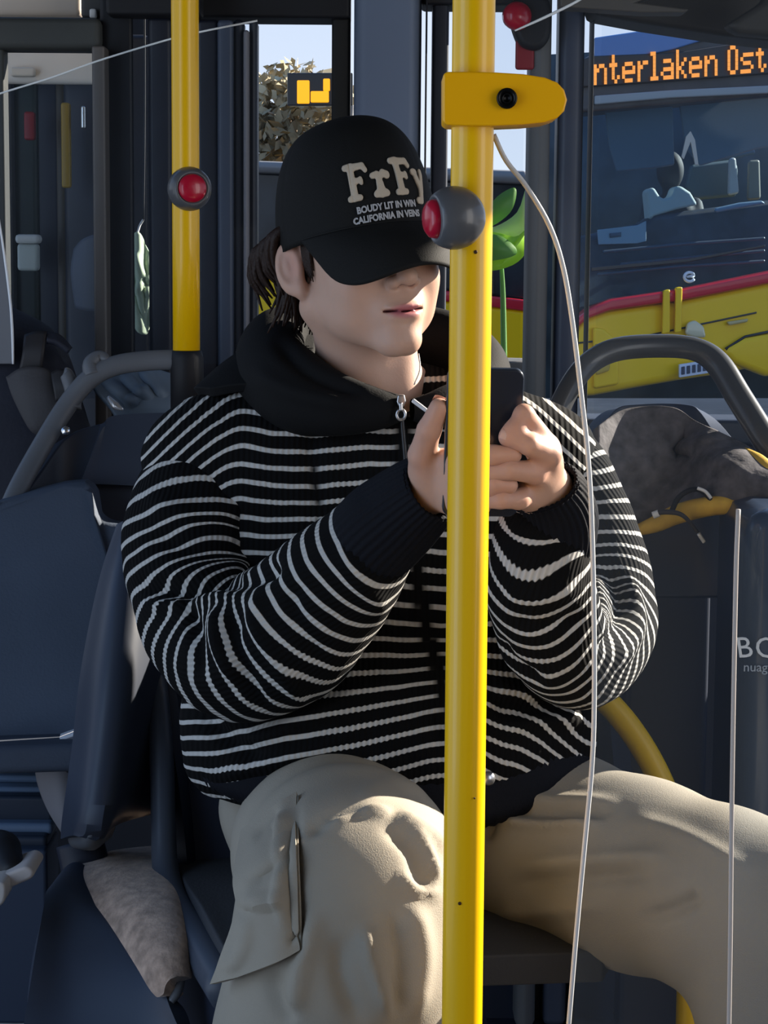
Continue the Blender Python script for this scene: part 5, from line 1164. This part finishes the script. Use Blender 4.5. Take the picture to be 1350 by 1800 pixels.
V = sculpt(V, N, [([(690, 1432), (740, 1460), (790, 1500)] , 13, .010), ([(668, 1450), (716, 1488), (738, 1540), (760, 1560)], 12, -.006), ([(716, 1458), (750, 1500), (770, 1552)], 9, .008), ([(530, 1470), (590, 1436), (650, 1428)], 11, -.007), ([(560, 1452), (640, 1428), (690, 1430)], 9, .008),
    ([(700, 1530), (730, 1565), (780, 1570)], 10, .005), ([(522, 1400), (518, 1500), (528, 1640), (520, 1690)], 9, -.006), ([(500, 1400), (490, 1520), (505, 1660)], 10, .008), ([(640, 1620), (655, 1700), (690, 1800)], 14, .010), ([(600, 1640), (600, 1720), (640, 1810)], 18, -.008), ([(560, 1600), (530, 1700), (510, 1800)], 18, .010), ([(470, 1700), (490, 1760), (520, 1800)], 20, -.010),
    ([(720, 1580), (740, 1680), (720, 1800)], 22, .010), ([(690, 1600), (700, 1700), (690, 1800)], 12, -.006),
    ([(880, 1400), (980, 1408), (1090, 1412)], 12, .007), ([(870, 1440), (960, 1452), (1060, 1448)], 9, .012), ([(880, 1425), (980, 1430), (1080, 1430)], 8, -.007), ([(900, 1520), (1040, 1510), (1180, 1505)], 14, .008), ([(880, 1560), (1020, 1545), (1150, 1535)], 14, -.009), ([(870, 1605), (960, 1600), (1080, 1590)], 14, .006),
    ([(780, 1385), (700, 1380), (620, 1392)], 18, .006), ([(850, 1400), (862, 1430), (855, 1480)], 9, -.010), ([(1100, 1440), (1200, 1470), (1330, 1540)], 16, .006), ([(1120, 1620), (1200, 1590), (1230, 1570)], 14, -.01)])
tro = link('trousers', mesh_np('trousers', V, F), TR, per); tro['label'] = 'wide beige cargo trousers'
grid_ = []
for py0, rowx in ((0, [(428, 1462), (462, 1436), (494, 1414), (523, 1396)]), (1, [(414, 1545), (452, 1522), (490, 1504), (522, 1490)]), (2, [(420, 1600), (452, 1586), (490, 1578), (524, 1570)]), (3, [(396, 1672), (436, 1664), (484, 1652), (526, 1640)]), (4, [(374, 1730), (418, 1718), (478, 1696), (528, 1670)])):
    row = []
    for j, (x, y) in enumerate(rowx):
        h_ = hit(max(x, 436), y, f_tr); h_ = (h_ if h_ else 2.02) + (436 - x) * .0006 * (x < 436)
        row.append(P(x, y, h_ - (.014, .020, .014, .004)[j]))
    grid_.append(row)
pk = patch('cargo_pocket', grid_, TR, tro, (40, 34), .007, .003)
V = np.array([v.co for v in pk.data.vertices]); V = sculpt(V, np.tile(A(-.4, -1, .1), (len(V), 1)), [([(438, 1560), (480, 1530), (510, 1500)], 12, -.010), ([(420, 1580), (470, 1585), (505, 1570)], 12, .008), ([(450, 1480), (470, 1455), (500, 1430)], 10, -.008), ([(505, 1420), (490, 1510), (500, 1640)], 9, .005), ([(515, 1430), (505, 1530), (512, 1650)], 6, -.007), ([(430, 1600), (430, 1660), (400, 1710)], 14, .006), ([(505, 1660), (515, 1650), (522, 1640)], 6, -.008)], False)
pk.data.vertices.foreach_set('co', V.astype(np.float32).ravel()); pk.data.update()
tube('side_seam', [P(x, y, (hit(x, y, f_tr) or 2.0) - .004) for x, y in ((524, 1400), (523, 1490), (526, 1570), (529, 1668))], .0014, mat('seam_beige', (.26, .23, .18), .85), tro, n=6)
SHM = mat('shoe_white', (.5, .5, .48), .6)
for a in (ANL, ANR):
    def fs(p, a=a): return np.maximum(smin(sd_cone(p, a + A(0, .03, -.055), a + A(0, -.17, -.062), .043, .036), sd_cone(p, a + A(0, .03, 0), a + A(0, .02, -.05), .042, .043), .03), -(p[..., 2] - .001))
    V, F = surface_nets(fs, a - A(.08, .25, .11), a + A(.08, .10, .06), .006); link('shoe', mesh_np('shoe', relax(V, F, 1), F), SHM, per)

# ---- phone
ph = empty('phone', P(848, 900, 2.0), 'dark blue smartphone held upright in both hands behind the pole', 'phone')
pc_ = P(848, 778, 1.968); up = A(.02, -.22, .97); up /= np.linalg.norm(up); rt_ = A(1, .05, 0); rt_ -= up * (rt_ @ up); rt_ /= np.linalg.norm(rt_); nr = np.cross(rt_, up)
def phr(w, h, r, off, n=6):
    pts = []
    for cx_, cy_, a0_ in ((w - r, h - r, 0), (-w + r, h - r, 90), (-w + r, -h + r, 180), (w - r, -h + r, 270)):
        for a_ in np.linspace(a0_, a0_ + 90, n): pts.append(pc_ + rt_ * (cx_ + r * math.cos(math.radians(a_))) + up * (cy_ + r * math.sin(math.radians(a_))) + nr * off)
    return pts
if nr[1] > 0: nr = -nr
PB = mat('phone_navy', (.010, .015, .026), .3, coat=.3)
slab('case', phr(.0365, .074, .009, .0045), .0085, PB, ph, .002, axis=-nr, seg=3)
slab('screen', phr(.034, .071, .007, -.0042), .0006, mat('phone_screen', (.01, .01, .012), .1, emit=(.6, .7, .9), estr=.25), ph, 0, axis=-nr)
V, F = lathe_vf([(.001, 0), (.006, 0), (.006, .0015), (.0045, .002), (.001, .002)], 20)
for k in range(2): obj('camera_lens', orient(V, nr, pc_ + rt_ * .020 * (-1) + up * (.058 - .017 * k) + nr * .0046), F, BLACK, ph)
